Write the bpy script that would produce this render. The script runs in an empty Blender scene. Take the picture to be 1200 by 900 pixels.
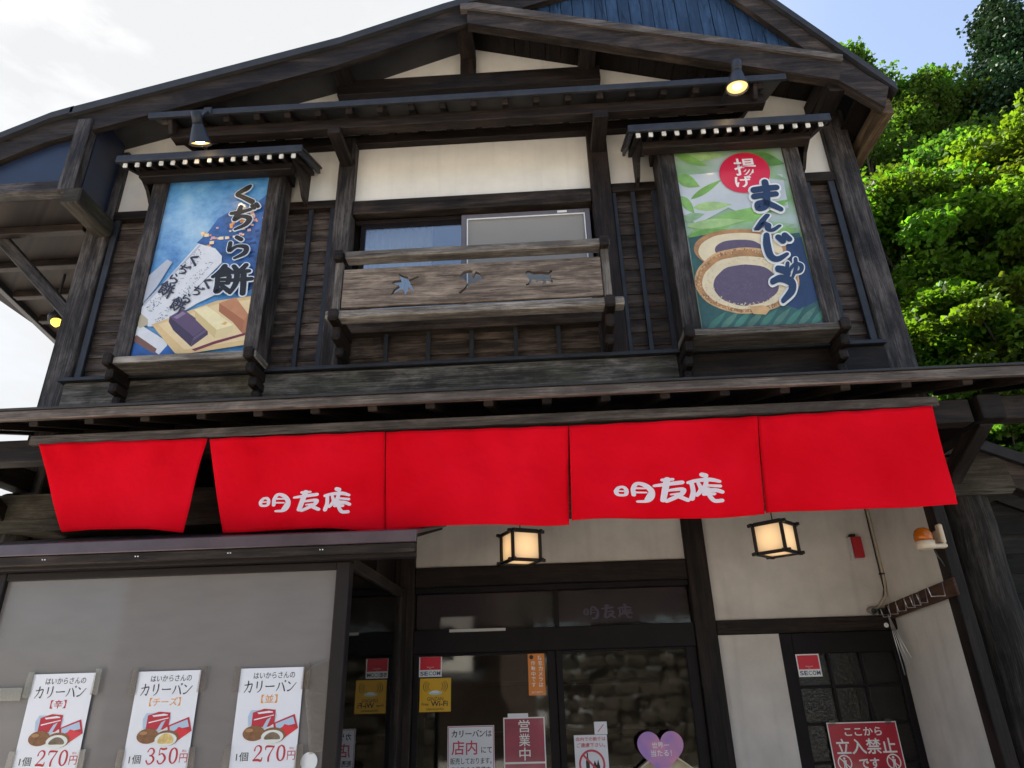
import bpy, bmesh, math, random
from mathutils import Vector, Matrix, noise as mnoise
random.seed(7)
R = math.radians
S = bpy.context.scene
COL = S.collection

# ------------------------------------------------------------------ camera, sky, sun, exposure
CAM_H = 1.6
FPX = 793.0                                     # focal length in pixels of a 1200 px wide picture
_p, _r, _y = R(24.06), R(-1.65), R(-2.36)
FW = Vector((math.sin(_y)*math.cos(_p), math.cos(_y)*math.cos(_p), math.sin(_p)))
RT = Vector((math.cos(_y), -math.sin(_y), 0.0))
UP = RT.cross(FW)
RT, UP = RT*math.cos(_r)+UP*math.sin(_r), UP*math.cos(_r)-RT*math.sin(_r)
cd = bpy.data.cameras.new('camera'); cam = bpy.data.objects.new('camera', cd); COL.objects.link(cam)
cd.sensor_width = 36; cd.lens = 36*FPX/1200; cd.clip_start = 0.05; cd.clip_end = 3000
M = Matrix((RT, UP, -FW)).transposed().to_4x4(); M.translation = Vector((0, 0, CAM_H))
cam.matrix_world = M; S.camera = cam

SUN_EL, SUN_AZ = R(50), R(-48)                  # azimuth from +Y, negative = to the left of the view
w = bpy.data.worlds.new("World"); S.world = w; w.use_nodes = True
nt = w.node_tree; nt.nodes.clear()
sky = nt.nodes.new('ShaderNodeTexSky'); sky.sky_type = 'NISHITA'; sky.sun_disc = False
sky.sun_elevation = SUN_EL; sky.sun_rotation = SUN_AZ; sky.air_density = 1.0; sky.dust_density = 1.2; sky.ozone_density = 1.2
bg = nt.nodes.new('ShaderNodeBackground'); bg.inputs[1].default_value = 0.088
tc = nt.nodes.new('ShaderNodeTexCoord')
mp = nt.nodes.new('ShaderNodeMapping'); mp.inputs['Scale'].default_value = (1.2, 1.2, 3.2)
nz = nt.nodes.new('ShaderNodeTexNoise'); nz.inputs['Scale'].default_value = 1.6; nz.inputs['Detail'].default_value = 7; nz.inputs['Roughness'].default_value = .6
rp = nt.nodes.new('ShaderNodeValToRGB'); rp.color_ramp.elements[0].position = .30; rp.color_ramp.elements[1].position = .56
mx = nt.nodes.new('ShaderNodeMixRGB'); mx.inputs[2].default_value = (2.80, 2.84, 2.88, 1)
ml = nt.nodes.new('ShaderNodeMath'); ml.operation = 'MULTIPLY'; ml.inputs[1].default_value = 1.0
out = nt.nodes.new('ShaderNodeOutputWorld')
L = nt.links.new
L(tc.outputs['Generated'], mp.inputs[0]); L(mp.outputs[0], nz.inputs['Vector']); L(nz.outputs[0], rp.inputs[0]); L(rp.outputs[0], ml.inputs[0])
sx = nt.nodes.new('ShaderNodeSeparateXYZ'); L(tc.outputs['Generated'], sx.inputs[0])
cr_ = nt.nodes.new('ShaderNodeMapRange'); cr_.inputs[1].default_value = -.3; cr_.inputs[2].default_value = .5; cr_.inputs[3].default_value = .12; L(sx.outputs['Y'], cr_.inputs[0])
cx_ = nt.nodes.new('ShaderNodeMapRange'); cx_.inputs[1].default_value = -.05; cx_.inputs[2].default_value = .38; cx_.inputs[3].default_value = 1.0; cx_.inputs[4].default_value = .20; L(sx.outputs['X'], cx_.inputs[0])
bi = nt.nodes.new('ShaderNodeMath'); bi.operation = 'MULTIPLY_ADD'; bi.inputs[1].default_value = .16; bi.inputs[2].default_value = .84; L(ml.outputs[0], bi.inputs[0])
m3_ = nt.nodes.new('ShaderNodeMath'); m3_.operation = 'MULTIPLY'; L(bi.outputs[0], m3_.inputs[0]); L(cx_.outputs[0], m3_.inputs[1])
m4 = nt.nodes.new('ShaderNodeMath'); m4.operation = 'MULTIPLY'; L(m3_.outputs[0], m4.inputs[0]); L(cr_.outputs[0], m4.inputs[1])
L(m4.outputs[0], mx.inputs[0]); L(sky.outputs[0], mx.inputs[1]); L(mx.outputs[0], bg.inputs[0]); L(bg.outputs[0], out.inputs[0])
sl = bpy.data.lights.new('sun', 'SUN'); sl.energy = 5.0; sl.angle = R(.5); sl.color = (1, .95, .87)
so = bpy.data.objects.new('sun', sl); COL.objects.link(so)
sd = Vector((math.sin(SUN_AZ)*math.cos(SUN_EL), math.cos(SUN_AZ)*math.cos(SUN_EL), math.sin(SUN_EL)))
so.rotation_euler = sd.to_track_quat('Z', 'Y').to_euler()
S.view_settings.view_transform = 'Standard'; S.view_settings.look = 'None'
S.view_settings.exposure = 1.85; S.view_settings.gamma = 1; S.view_settings.use_curve_mapping = False
S.render.engine = 'CYCLES'
S.cycles.max_bounces = 8; S.cycles.transparent_max_bounces = 16; S.cycles.caustics_reflective = False; S.cycles.caustics_refractive = False
S.cycles.use_denoising = True

# ------------------------------------------------------------------ helpers
def P(px, py, Y):
    """a point of the photograph carried out to the plane at depth Y -> (X, Z)"""
    d = RT*((px-600)/FPX) + UP*((450-py)/FPX) + FW
    t = Y/d.y
    return d.x*t, CAM_H + d.z*t

def mat(name):
    m = bpy.data.materials.new(name); m.use_nodes = True
    n = m.node_tree.nodes; b = n['Principled BSDF']
    return m, m.node_tree, b

def plain(name, col, rough=.5, metal=0, noise=0.0, scale=8, coat=0.0, bump=0.0, spec=.5):
    m, t, b = mat(name)
    b.inputs['Roughness'].default_value = rough; b.inputs['Metallic'].default_value = metal
    b.inputs['Coat Weight'].default_value = coat; b.inputs['Coat Roughness'].default_value = .06
    b.inputs['Specular IOR Level'].default_value = spec
    c = (*col, 1); b.inputs['Base Color'].default_value = c
    if noise:
        tc = t.nodes.new('ShaderNodeTexCoord'); nz = t.nodes.new('ShaderNodeTexNoise')
        nz.inputs['Scale'].default_value = scale; nz.inputs['Detail'].default_value = 6; nz.inputs['Roughness'].default_value = .62
        t.links.new(tc.outputs['Object'], nz.inputs['Vector'])
        rr = t.nodes.new('ShaderNodeMapRange'); rr.inputs[1].default_value = .3; rr.inputs[2].default_value = .7
        rr.inputs[3].default_value = 1-noise; rr.inputs[4].default_value = 1+noise
        t.links.new(nz.outputs[0], rr.inputs[0])
        mu = t.nodes.new('ShaderNodeMixRGB'); mu.blend_type = 'MULTIPLY'; mu.inputs[0].default_value = 1; mu.inputs[1].default_value = c
        t.links.new(rr.outputs[0], mu.inputs[2]); t.links.new(mu.outputs[0], b.inputs['Base Color'])
        if bump:
            bp = t.nodes.new('ShaderNodeBump'); bp.inputs['Strength'].default_value = bump; bp.inputs['Distance'].default_value = .01
            t.links.new(nz.outputs[0], bp.inputs['Height']); t.links.new(bp.outputs[0], b.inputs['Normal'])
    return m

def wood(name, dark, light, rough=.6, gu=1.3, gv=38, patch=.5, bump=.5, moss=None, spec=.22):
    """weathered wood; UVs are metres, u runs along the grain: fine grain, broad streaks, worn patches, drying cracks"""
    m, t, b = mat(name); N = t.nodes; Lk = t.links.new
    uv = N.new('ShaderNodeUVMap'); uv.uv_map = 'UVMap'
    def ns(sx, sy, det=6, dist=.0, rg=.62):
        mp = N.new('ShaderNodeMapping'); mp.inputs['Scale'].default_value = (sx, sy, 1); Lk(uv.outputs[0], mp.inputs[0])
        q = N.new('ShaderNodeTexNoise'); q.inputs['Scale'].default_value = 1; q.inputs['Detail'].default_value = det; q.inputs['Roughness'].default_value = rg; q.inputs['Distortion'].default_value = dist
        Lk(mp.outputs[0], q.inputs['Vector']); return q.outputs[0]
    def mth(op, a, b2, c=None):
        q = N.new('ShaderNodeMath'); q.operation = op
        for k, v in enumerate((a, b2, c)):
            if v is None: continue
            if hasattr(v, 'links'): Lk(v, q.inputs[k])
            else: q.inputs[k].default_value = v
        return q.outputs[0]
    fine = ns(gu*3.5, gv*3.2, 7, .3, .7); streak = ns(gu*.9, gv*.55, 5, .8); wear = ns(2.6, 6.5, 6, .4, .7); crack = ns(gu*.7, gv*1.3, 2, .5)
    tone = mth('MULTIPLY_ADD', fine, .36, mth('MULTIPLY_ADD', streak, .34, mth('MULTIPLY', wear, .30+.25*patch)))
    lo = .36+.10+.125*patch
    mr = N.new('ShaderNodeMapRange'); mr.interpolation_type = 'SMOOTHSTEP'; mr.inputs[1].default_value = lo-.06; mr.inputs[2].default_value = lo+.23; Lk(tone, mr.inputs[0])
    pw = mth('POWER', mr.outputs[0], 1.15)
    mx = N.new('ShaderNodeMixRGB'); mx.inputs[1].default_value = (*dark, 1); mx.inputs[2].default_value = (*light, 1); Lk(pw, mx.inputs[0]); last = mx.outputs[0]
    ck = N.new('ShaderNodeMapRange'); ck.interpolation_type = 'SMOOTHSTEP'; ck.inputs[1].default_value = .0; ck.inputs[2].default_value = .018
    Lk(mth('ABSOLUTE', mth('SUBTRACT', crack, .56), None), ck.inputs[0])
    cks = N.new('ShaderNodeMapRange'); cks.inputs[3].default_value = .35; cks.inputs[4].default_value = 1; Lk(ck.outputs[0], cks.inputs[0])
    m2 = N.new('ShaderNodeMixRGB'); m2.blend_type = 'MULTIPLY'; m2.inputs[0].default_value = 1; Lk(last, m2.inputs[1]); Lk(cks.outputs[0], m2.inputs[2]); last = m2.outputs[0]
    oi = N.new('ShaderNodeObjectInfo'); orr = N.new('ShaderNodeMapRange'); orr.inputs[3].default_value = .72; orr.inputs[4].default_value = 1.42; Lk(oi.outputs['Random'], orr.inputs[0])
    m7 = N.new('ShaderNodeMixRGB'); m7.blend_type = 'MULTIPLY'; m7.inputs[0].default_value = 1; Lk(last, m7.inputs[1]); Lk(orr.outputs[0], m7.inputs[2]); last = m7.outputs[0]
    # knots
    mk = N.new('ShaderNodeMapping'); mk.inputs['Scale'].default_value = (1.7, 5.5, 1); Lk(uv.outputs[0], mk.inputs[0])
    vo = N.new('ShaderNodeTexVoronoi'); vo.inputs['Scale'].default_value = 1; Lk(mk.outputs[0], vo.inputs['Vector'])
    kr = N.new('ShaderNodeMapRange'); kr.interpolation_type = 'SMOOTHSTEP'; kr.inputs[1].default_value = .03; kr.inputs[2].default_value = .10; kr.inputs[3].default_value = .35; kr.inputs[4].default_value = 1; Lk(vo.outputs['Distance'], kr.inputs[0])
    m5 = N.new('ShaderNodeMixRGB'); m5.blend_type = 'MULTIPLY'; m5.inputs[0].default_value = 1; Lk(last, m5.inputs[1]); Lk(kr.outputs[0], m5.inputs[2]); last = m5.outputs[0]
    if moss:
        n3 = N.new('ShaderNodeTexNoise'); n3.inputs['Scale'].default_value = 3.2; n3.inputs['Detail'].default_value = 7; Lk(uv.outputs[0], n3.inputs['Vector'])
        r3 = N.new('ShaderNodeMapRange'); r3.inputs[1].default_value = .52; r3.inputs[2].default_value = .75; r3.inputs[4].default_value = .6; Lk(n3.outputs[0], r3.inputs[0])
        mx = N.new('ShaderNodeMixRGB'); mx.inputs[2].default_value = (*moss, 1); Lk(r3.outputs[0], mx.inputs[0]); Lk(last, mx.inputs[1]); last = mx.outputs[0]
    Lk(last, b.inputs['Base Color'])
    b.inputs['Roughness'].default_value = rough; b.inputs['Specular IOR Level'].default_value = spec
    bp = N.new('ShaderNodeBump'); bp.inputs['Strength'].default_value = bump; bp.inputs['Distance'].default_value = .006
    Lk(mth('MULTIPLY', tone, cks.outputs[0]), bp.inputs['Height']); Lk(bp.outputs[0], b.inputs['Normal'])
    return m

def glass(name, tint=(.95, .97, .97), refl=1.0, rough=0.0, dirt=0.0, bumpy=0):
    m, t, b = mat(name); N = t.nodes; Lk = t.links.new
    N.remove(b); o = N['Material Output']
    tr = N.new('ShaderNodeBsdfTransparent'); tr.inputs[0].default_value = (*tint, 1)
    gl = N.new('ShaderNodeBsdfGlossy'); gl.inputs['Roughness'].default_value = rough
    fr = N.new('ShaderNodeFresnel'); fr.inputs[0].default_value = 1.5
    mu = N.new('ShaderNodeMath'); mu.operation = 'MULTIPLY'; mu.inputs[1].default_value = 1.8*refl; mu.use_clamp = True
    Lk(fr.outputs[0], mu.inputs[0])
    ms = N.new('ShaderNodeMixShader'); Lk(mu.outputs[0], ms.inputs[0]); Lk(tr.outputs[0], ms.inputs[1]); Lk(gl.outputs[0], ms.inputs[2])
    tcn = N.new('ShaderNodeTexCoord'); nz = N.new('ShaderNodeTexNoise'); nz.inputs['Scale'].default_value = 60 if bumpy else 1.6; Lk(tcn.outputs['Object'], nz.inputs['Vector'])
    bp = N.new('ShaderNodeBump'); bp.inputs['Strength'].default_value = .5 if bumpy else .05; bp.inputs['Distance'].default_value = .01
    Lk(nz.outputs[0], bp.inputs['Height']); Lk(bp.outputs[0], gl.inputs['Normal'])
    last = ms
    if dirt:
        df = N.new('ShaderNodeBsdfDiffuse'); df.inputs[0].default_value = (.5, .47, .43, 1)
        m3 = N.new('ShaderNodeMixShader'); m3.inputs[0].default_value = dirt
        Lk(ms.outputs[0], m3.inputs[1]); Lk(df.outputs[0], m3.inputs[2]); last = m3
    Lk(last.outputs[0], o.inputs[0])
    return m

def emit(name, col, strength, base=(.8, .7, .5)):
    m, t, b = mat(name)
    b.inputs['Base Color'].default_value = (*base, 1); b.inputs['Emission Color'].default_value = (*col, 1); b.inputs['Emission Strength'].default_value = strength
    b.inputs['Roughness'].default_value = .6
    return m

def root_loc(o):
    v = Vector((0, 0, 0))
    while o is not None: v = v + o.location; o = o.parent
    return v

def link(name, me, m, parent=None, bevel=0, smooth=False):
    o = bpy.data.objects.new(name, me); COL.objects.link(o)
    if m is not None: me.materials.append(m)
    if parent is not None:
        me.transform(Matrix.Translation(-root_loc(parent))); o.parent = parent
    if bevel:
        bv = o.modifiers.new('bevel', 'BEVEL'); bv.width = bevel; bv.segments = 1; bv.limit_method = 'ANGLE'; bv.angle_limit = R(50)
    if smooth:
        for p in me.polygons: p.use_smooth = True
    return o

def tag(o, label=None, cat=None, group=None, kind=None):
    if label: o['label'] = label
    if cat: o['category'] = cat
    if group: o['group'] = group
    if kind: o['kind'] = kind
    return o

def thing(name, loc, label, cat, group=None):
    o = bpy.data.objects.new(name, None); COL.objects.link(o); o.location = loc; o.empty_display_size = .1
    return tag(o, label, cat, group)

class MB:
    """collects shapes into ONE mesh, UV in metres with u along each piece"""
    def __init__(s): s.v = []; s.f = []; s.uv = []
    def face(s, pts, uvs=None):
        n = len(s.v); s.v += [tuple(p) for p in pts]; s.f.append(list(range(n, n+len(pts))))
        s.uv += uvs if uvs else [(p[0]+p[1], p[2]) for p in pts]
    def box(s, x0, x1, y0, y1, z0, z1):
        s.beam(((x0+x1)/2, (y0+y1)/2, (z0+z1)/2), (x1-x0, y1-y0, z1-z0)); return s
    def beam(s, c, size, rot=None):
        sx, sy, sz = [q/2 for q in size]; c = Vector(c); ax = max(range(3), key=lambda i: size[i])
        ou, ov = random.uniform(0, 40), random.uniform(0, 40)
        n = len(s.v)
        loc = [Vector((a*sx, b*sy, d*sz)) for d in (-1, 1) for b in (-1, 1) for a in (-1, 1)]
        s.v += [tuple(c+(rot @ q if rot else q)) for q in loc]
        for q in ((0, 2, 3, 1), (4, 5, 7, 6), (0, 1, 5, 4), (2, 6, 7, 3), (0, 4, 6, 2), (1, 3, 7, 5)):
            s.f.append([n+i for i in q])
            flat = [i for i in range(3) if abs(loc[q[0]][i]-loc[q[2]][i]) < 1e-9][0]
            oth = [i for i in range(3) if i != flat]
            u = ax if ax in oth else oth[0]; v = [i for i in oth if i != u][0]
            s.uv += [(loc[i][u]+ou, loc[i][v]+ov+flat*.37) for i in q]
        return s
    def bar(s, p0, p1, wd, ht, up=(0, 0, 1)):
        """a beam of section wd x ht from p0 to p1"""
        p0, p1 = Vector(p0), Vector(p1); d = p1-p0; ln = d.length; x = d.normalized()
        y = Vector(up).cross(x)
        if y.length < 1e-4: y = Vector((0, 1, 0)).cross(x)
        y.normalize(); z = x.cross(y)
        return s.beam((p0+p1)/2, (ln, wd, ht), Matrix((x, y, z)).transposed())
    def prism(s, pts, y0, y1):
        """an outline in X,Z pushed from y0 to y1"""
        a = sum(pts[i][0]*pts[(i+1) % len(pts)][1]-pts[(i+1) % len(pts)][0]*pts[i][1] for i in range(len(pts)))
        if a < 0: pts = pts[::-1]
        ou = random.uniform(0, 30)
        s.face([(x, y0, z) for x, z in pts], [(x+ou, z) for x, z in pts])
        if y1 != y0:
            s.face([(x, y1, z) for x, z in pts[::-1]], [(x+ou, z) for x, z in pts[::-1]])
            for i in range(len(pts)):
                a, b = pts[i], pts[(i+1) % len(pts)]
                l = math.hypot(b[0]-a[0], b[1]-a[1])
                s.face([(a[0], y1, a[1]), (b[0], y1, b[1]), (b[0], y0, b[1]), (a[0], y0, a[1])], [(ou, .9), (ou+l, .9), (ou+l, .9+abs(y1-y0)), (ou, .9+abs(y1-y0))])
        return s
    def tube(s, pts, r, n=8, cap=True):
        pts = [Vector(p) for p in pts]; rs = r if isinstance(r, (list, tuple)) else [r]*len(pts); base = len(s.v)
        for i, p in enumerate(pts):
            d = (pts[min(i+1, len(pts)-1)]-pts[max(i-1, 0)]).normalized()
            a = d.cross(Vector((0, 0, 1))) if abs(d.z) < .95 else d.cross(Vector((0, 1, 0)))
            a.normalize(); b = d.cross(a)
            for k in range(n):
                t = 2*math.pi*k/n; s.v.append(tuple(p+(a*math.cos(t)+b*math.sin(t))*rs[i]))
        for i in range(len(pts)-1):
            for k in range(n):
                k2 = (k+1) % n
                s.f.append([base+i*n+k, base+i*n+k2, base+(i+1)*n+k2, base+(i+1)*n+k]); s.uv += [(i*.2, k/n), (i*.2, (k+1)/n), (i*.2+.2, (k+1)/n), (i*.2+.2, k/n)]
        if cap:
            for st, rev in ((0, True), ((len(pts)-1)*n, False)):
                q = [base+st+k for k in range(n)]; q = q[::-1] if not rev else q
                s.f.append(q); s.uv += [(0, 0)]*n
        return s
    def mesh(s, name, fix=True):
        me = bpy.data.meshes.new(name); me.from_pydata(s.v, [], s.f)
        ul = me.uv_layers.new(name='UVMap')
        for i, q in enumerate(s.uv): ul.data[i].uv = q
        if fix:
            bm = bmesh.new(); bm.from_mesh(me); bmesh.ops.recalc_face_normals(bm, faces=bm.faces); bm.to_mesh(me); bm.free()
        me.update(); return me
    def build(s, name, m, parent=None, bevel=0, smooth=False):
        return link(name, s.mesh(name), m, parent, bevel, smooth)

def box(name, m, parent, x0, x1, y0, y1, z0, z1, bevel=.004):
    return MB().box(x0, x1, y0, y1, z0, z1).build(name, m, parent, bevel)

def sheet(pts, Y, name, m, parent, th=.0008):
    """a flat printed shape (outline in X,Z) with its own small thickness, front at Y"""
    return MB().prism(pts, Y, Y+th).build(name, m, parent)

def circ(cx, cz, rx, rz=None, n=28, a0=0, a1=360):
    rz = rz or rx
    return [(cx+rx*math.cos(R(a0+(a1-a0)*i/n)), cz+rz*math.sin(R(a0+(a1-a0)*i/n))) for i in range(n+(1 if a1-a0 < 360 else 0))]

def rect(x0, x1, z0, z1): return [(x0, z0), (x1, z0), (x1, z1), (x0, z1)]

def text_mesh(body, bold=0.0, extrude=0.0):
    c = bpy.data.curves.new('lettering', 'FONT'); c.body = body; c.size = 1; c.offset = bold; c.extrude = extrude; c.resolution_u = 4
    o = bpy.data.objects.new('lettering', c); COL.objects.link(o)
    dg = bpy.context.evaluated_depsgraph_get(); me = bpy.data.meshes.new_from_object(o.evaluated_get(dg))
    bpy.data.objects.remove(o); bpy.data.curves.remove(c)
    return me

def text(body, cx, cz, w, h, Y, m, parent, bold=0.0, name='lettering', th=0.0006):
    """printed words filling w x h, centred at (cx, cz) on the plane Y, facing the street"""
    me = text_mesh(body, bold)
    xs = [v.co.x for v in me.vertices]; ys = [v.co.y for v in me.vertices]
    x0, x1, y0, y1 = min(xs), max(xs), min(ys), max(ys)
    sx = w/(x1-x0); sy = h/(y1-y0) if h else sx
    for v in me.vertices:
        v.co = Vector((cx+(v.co.x-(x0+x1)/2)*sx, Y, cz+(v.co.y-(y0+y1)/2)*sy))
    return link(name, me, m, parent)

def vtext(body, cx, ztop, size, step, Y, m, parent, bold=0.0, name='lettering'):
    for i, ch in enumerate(body):
        text(ch, cx, ztop-step*(i+.5), size, size, Y, m, parent, bold, name)

# brush lettering: each character is a list of strokes of (x, y, width) in a unit square
BR = {
 'ku': [[(.78, .98, .10), (.62, .84, .20), (.2, .55, .13), (.45, .38, .17), (.88, .1, .22)]],
 'di': [[(.1, .72, .09), (.4, .74, .12), (.8, .84, .08)], [(.42, 1, .10), (.36, .7, .14), (.24, .42, .11), (.5, .55, .09), (.78, .42, .15), (.66, .16, .12), (.3, -.02, .05)], [(.84, 1, .10), (.92, .88, .09)], [(.98, 1.06, .10), (1.06, .94, .08)]],
 'ra': [[(.45, 1, .12), (.62, .88, .13)], [(.2, .74, .11), (.17, .36, .10), (.45, .56, .08), (.82, .5, .15), (.78, .22, .14), (.38, 0, .05)]],
 'mochi': [[(.32, 1.02, .10), (.2, .82, .09), (.0, .62, .05)], [(.3, .98, .09), (.5, .78, .10)], [(.25, .8, .08), (.35, .74, .07)],
           [(.14, .64, .08), (.13, .3, .08), (.12, .04, .10), (.3, .2, .05)], [(.14, .64, .07), (.44, .66, .08), (.43, .36, .08)], [(.16, .5, .05), (.42, .5, .05)], [(.16, .36, .05), (.42, .36, .05)], [(.26, .28, .06), (.46, .06, .11)],
           [(.58, 1, .08), (.66, .86, .10)], [(.92, 1.04, .08), (.8, .86, .09)], [(.54, .76, .07), (1.0, .8, .08)], [(.5, .46, .07), (1.08, .5, .09)], [(.68, .78, .10), (.66, .36, .10), (.5, -.02, .05)], [(.86, .8, .10), (.87, .4, .11), (.86, -.06, .10)]],
 'ma': [[(.1, .74, .14), (.45, .8, .13), (.85, .84, .12)], [(.1, .5, .13), (.45, .56, .12), (.82, .6, .11)], [(.48, 1.03, .14), (.52, .6, .14), (.46, .16, .13), (.22, .06, .11), (.2, .24, .10), (.45, .28, .11), (.7, .18, .12), (.95, .04, .09)]],
 'nn': [[(.5, 1, .12), (.3, .6, .15), (.1, .1, .11), (.36, .46, .12), (.54, .4, .15), (.54, .14, .13), (.72, .08, .12), (.98, .36, .07)]],
 'ji': [[(.22, 1, .12), (.24, .6, .18), (.36, .18, .16), (.6, .06, .14), (.92, .26, .05)], [(.62, .92, .13), (.78, .76, .13)], [(.84, 1.0, .13), (1.0, .84, .12)]],
 'yu': [[(.14, .8, .12), (.12, .4, .13), (.2, .14, .08), (.3, .46, .09), (.55, .76, .11), (.86, .66, .14), (.84, .36, .12), (.56, .26, .09)], [(.54, 1.04, .11), (.58, .5, .13), (.42, -.04, .06)]],
 'u': [[(.28, 1, .13), (.5, .96, .16), (.7, .86, .12)], [(.08, .6, .12), (.4, .7, .15), (.82, .58, .20), (.84, .32, .20), (.5, .0, .09)]],
 'mei': [[(.06, .72, .11), (-.02, .54, .12), (.03, .36, .11), (.24, .36, .11), (.28, .58, .11), (.2, .74, .11), (.06, .72, .11)], [(.02, .54, .06), (.25, .54, .06)],
         [(.48, .34, .12), (.48, .66, .13), (.59, .9, .14), (.8, .84, .17), (.98, .56, .17), (.98, .24, .17), (.86, .04, .14), (.58, .02, .10)], [(.54, .68, .09), (.84, .66, .07)], [(.54, .47, .08), (.84, .45, .06)], [(.94, .4, .10), (.84, .12, .12)]],
 'yuu': [[(.04, .74, .10), (.4, .78, .15), (.86, .82, .16)], [(.44, 1, .18), (.36, .6, .19), (.26, .1, .17)], [(.3, .98, .12), (.6, .98, .11)], [(.4, .5, .09), (.86, .52, .15), (.8, .3, .15), (.5, .12, .15), (.36, .04, .12)], [(.5, .32, .06), (.75, .34, .08)], [(.66, .26, .14), (.98, .04, .14)]],
 'an': [[(.48, 1.02, .15), (.58, .98, .17)], [(.04, .74, .10), (.3, .8, .12), (.7, .82, .14), (.98, .74, .10)], [(.14, .74, .13), (.16, .4, .14), (.1, .14, .16)], [(.34, .7, .10), (.4, .46, .14), (.26, .26, .12)], [(.6, .8, .12), (.5, .5, .14), (.36, .38, .08)], [(.62, .6, .08), (.98, .56, .10)], [(.44, .4, .14), (.8, .42, .14), (1.02, .34, .12)], [(.46, .28, .10), (.78, .28, .10)], [(.62, .46, .13), (.64, .2, .13), (.76, .02, .13), (.98, .02, .12)]],
 'ka': [[(.1, .66, .05), (.5, .7, .07), (.86, .74, .08), (.82, .4, .08), (.72, .06, .09), (.58, .14, .04)], [(.46, .98, .10), (.42, .5, .08), (.1, .02, .03)]],
 'ri': [[(.26, .9, .10), (.26, .4, .08)], [(.74, .96, .10), (.74, .5, .09), (.62, .2, .07), (.36, .0, .03)]],
 'bar': [[(.06, .52, .10), (.2, .5, .06), (.94, .52, .08)]],
 'pa': [[(.32, .74, .09), (.24, .4, .07), (.04, .1, .03)], [(.58, .8, .05), (.76, .5, .09), (.92, .1, .11)], [(.86, .92, .035), (.93, .99, .035), (1.0, .92, .035), (.93, .85, .035), (.86, .92, .035)]],
 'n': [[(.1, .84, .06), (.3, .7, .10)], [(.1, .1, .10), (.4, .2, .07), (.94, .76, .04)]],
 '2': [[(.12, .7, .10), (.2, .9, .05), (.45, 1, .05), (.72, .88, .13), (.7, .62, .13), (.4, .34, .05), (.08, .06, .04)], [(.08, .06, .1), (.5, .07, .12), (.84, .03, .11), (.92, .22, .04)]],
 '7': [[(.08, .72, .04), (.12, .92, .1), (.5, .94, .1), (.9, .92, .06)], [(.9, .95, .05), (.6, .55, .06), (.44, .25, .13), (.44, .02, .15)]],
 '0': [[(.5, 1, .04), (.24, .84, .13), (.16, .5, .17), (.24, .16, .13), (.5, 0, .04), (.76, .16, .13), (.84, .5, .17), (.76, .84, .13), (.5, 1, .04)]],
 '3': [[(.14, .8, .08), (.3, .98, .05), (.58, .98, .06), (.76, .78, .14), (.6, .58, .07), (.36, .53, .04)], [(.36, .53, .04), (.66, .48, .08), (.82, .26, .16), (.6, .03, .07), (.3, .0, .05), (.1, .2, .09)]],
 '5': [[(.84, .97, .1), (.5, .93, .1), (.22, .97, .06), (.18, .55, .04)], [(.18, .55, .04), (.5, .64, .06), (.82, .34, .17), (.6, .04, .07), (.3, .0, .05), (.1, .18, .09)]],
}
def smooth_stroke(st, per=7):
    if len(st) == 2: st = [st[0], tuple((a+b)/2 for a, b in zip(*st)), st[1]]
    q = [st[0]]+list(st)+[st[-1]]; o = []
    for i in range(1, len(q)-2):
        for k in range(per):
            t = k/per
            o.append(tuple(.5*((2*q[i][j])+(-q[i-1][j]+q[i+1][j])*t+(2*q[i-1][j]-5*q[i][j]+4*q[i+1][j]-q[i+2][j])*t*t+(-q[i-1][j]+3*q[i][j]-3*q[i+1][j]+q[i+2][j])*t**3) for j in range(3)))
    o.append(st[-1]); return o
def brush_mb(ch, fx, grow=0.0, mb=None, Y=0, seq=.00012, back=None):
    """fx maps the unit square to (X, Z); strokes are ribbons laid one on another like ink"""
    mb = mb or MB()
    for k, st in enumerate(BR[ch]):
        pts = [(p[0], p[1], max(p[2], .02)/2+grow) for p in smooth_stroke(st)]
        yy = Y - seq*k
        Lf, Rt = [], []
        for i, p in enumerate(pts):
            a, b = pts[max(i-1, 0)], pts[min(i+1, len(pts)-1)]
            dx, dy = b[0]-a[0], b[1]-a[1]; l = math.hypot(dx, dy) or 1; nx, ny = -dy/l, dx/l
            Lf.append((p[0]+nx*p[2], p[1]+ny*p[2])); Rt.append((p[0]-nx*p[2], p[1]-ny*p[2]))
        for i in range(len(pts)-1):
            q = [Lf[i], Rt[i], Rt[i+1], Lf[i+1]]
            mb.face([(fx(*z)[0], yy-(i % 2)*.00003, fx(*z)[1]) for z in q])
        for p in (pts[0], pts[-1]):
            q = circ(p[0], p[1], p[2], n=12); mb.face([(fx(*z)[0], yy+.00005, fx(*z)[1]) for z in q])
    return mb
def brush(ch, x, z, w, h, Y, m, parent, grow=0.0, shear=0.0, name='lettering'):
    fx = lambda u, v: (x+u*w+shear*v*h, z+v*h)
    mb = brush_mb(ch, fx, grow, None, Y)
    return link(name, mb.mesh(name, fix=False), m, parent)

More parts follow.
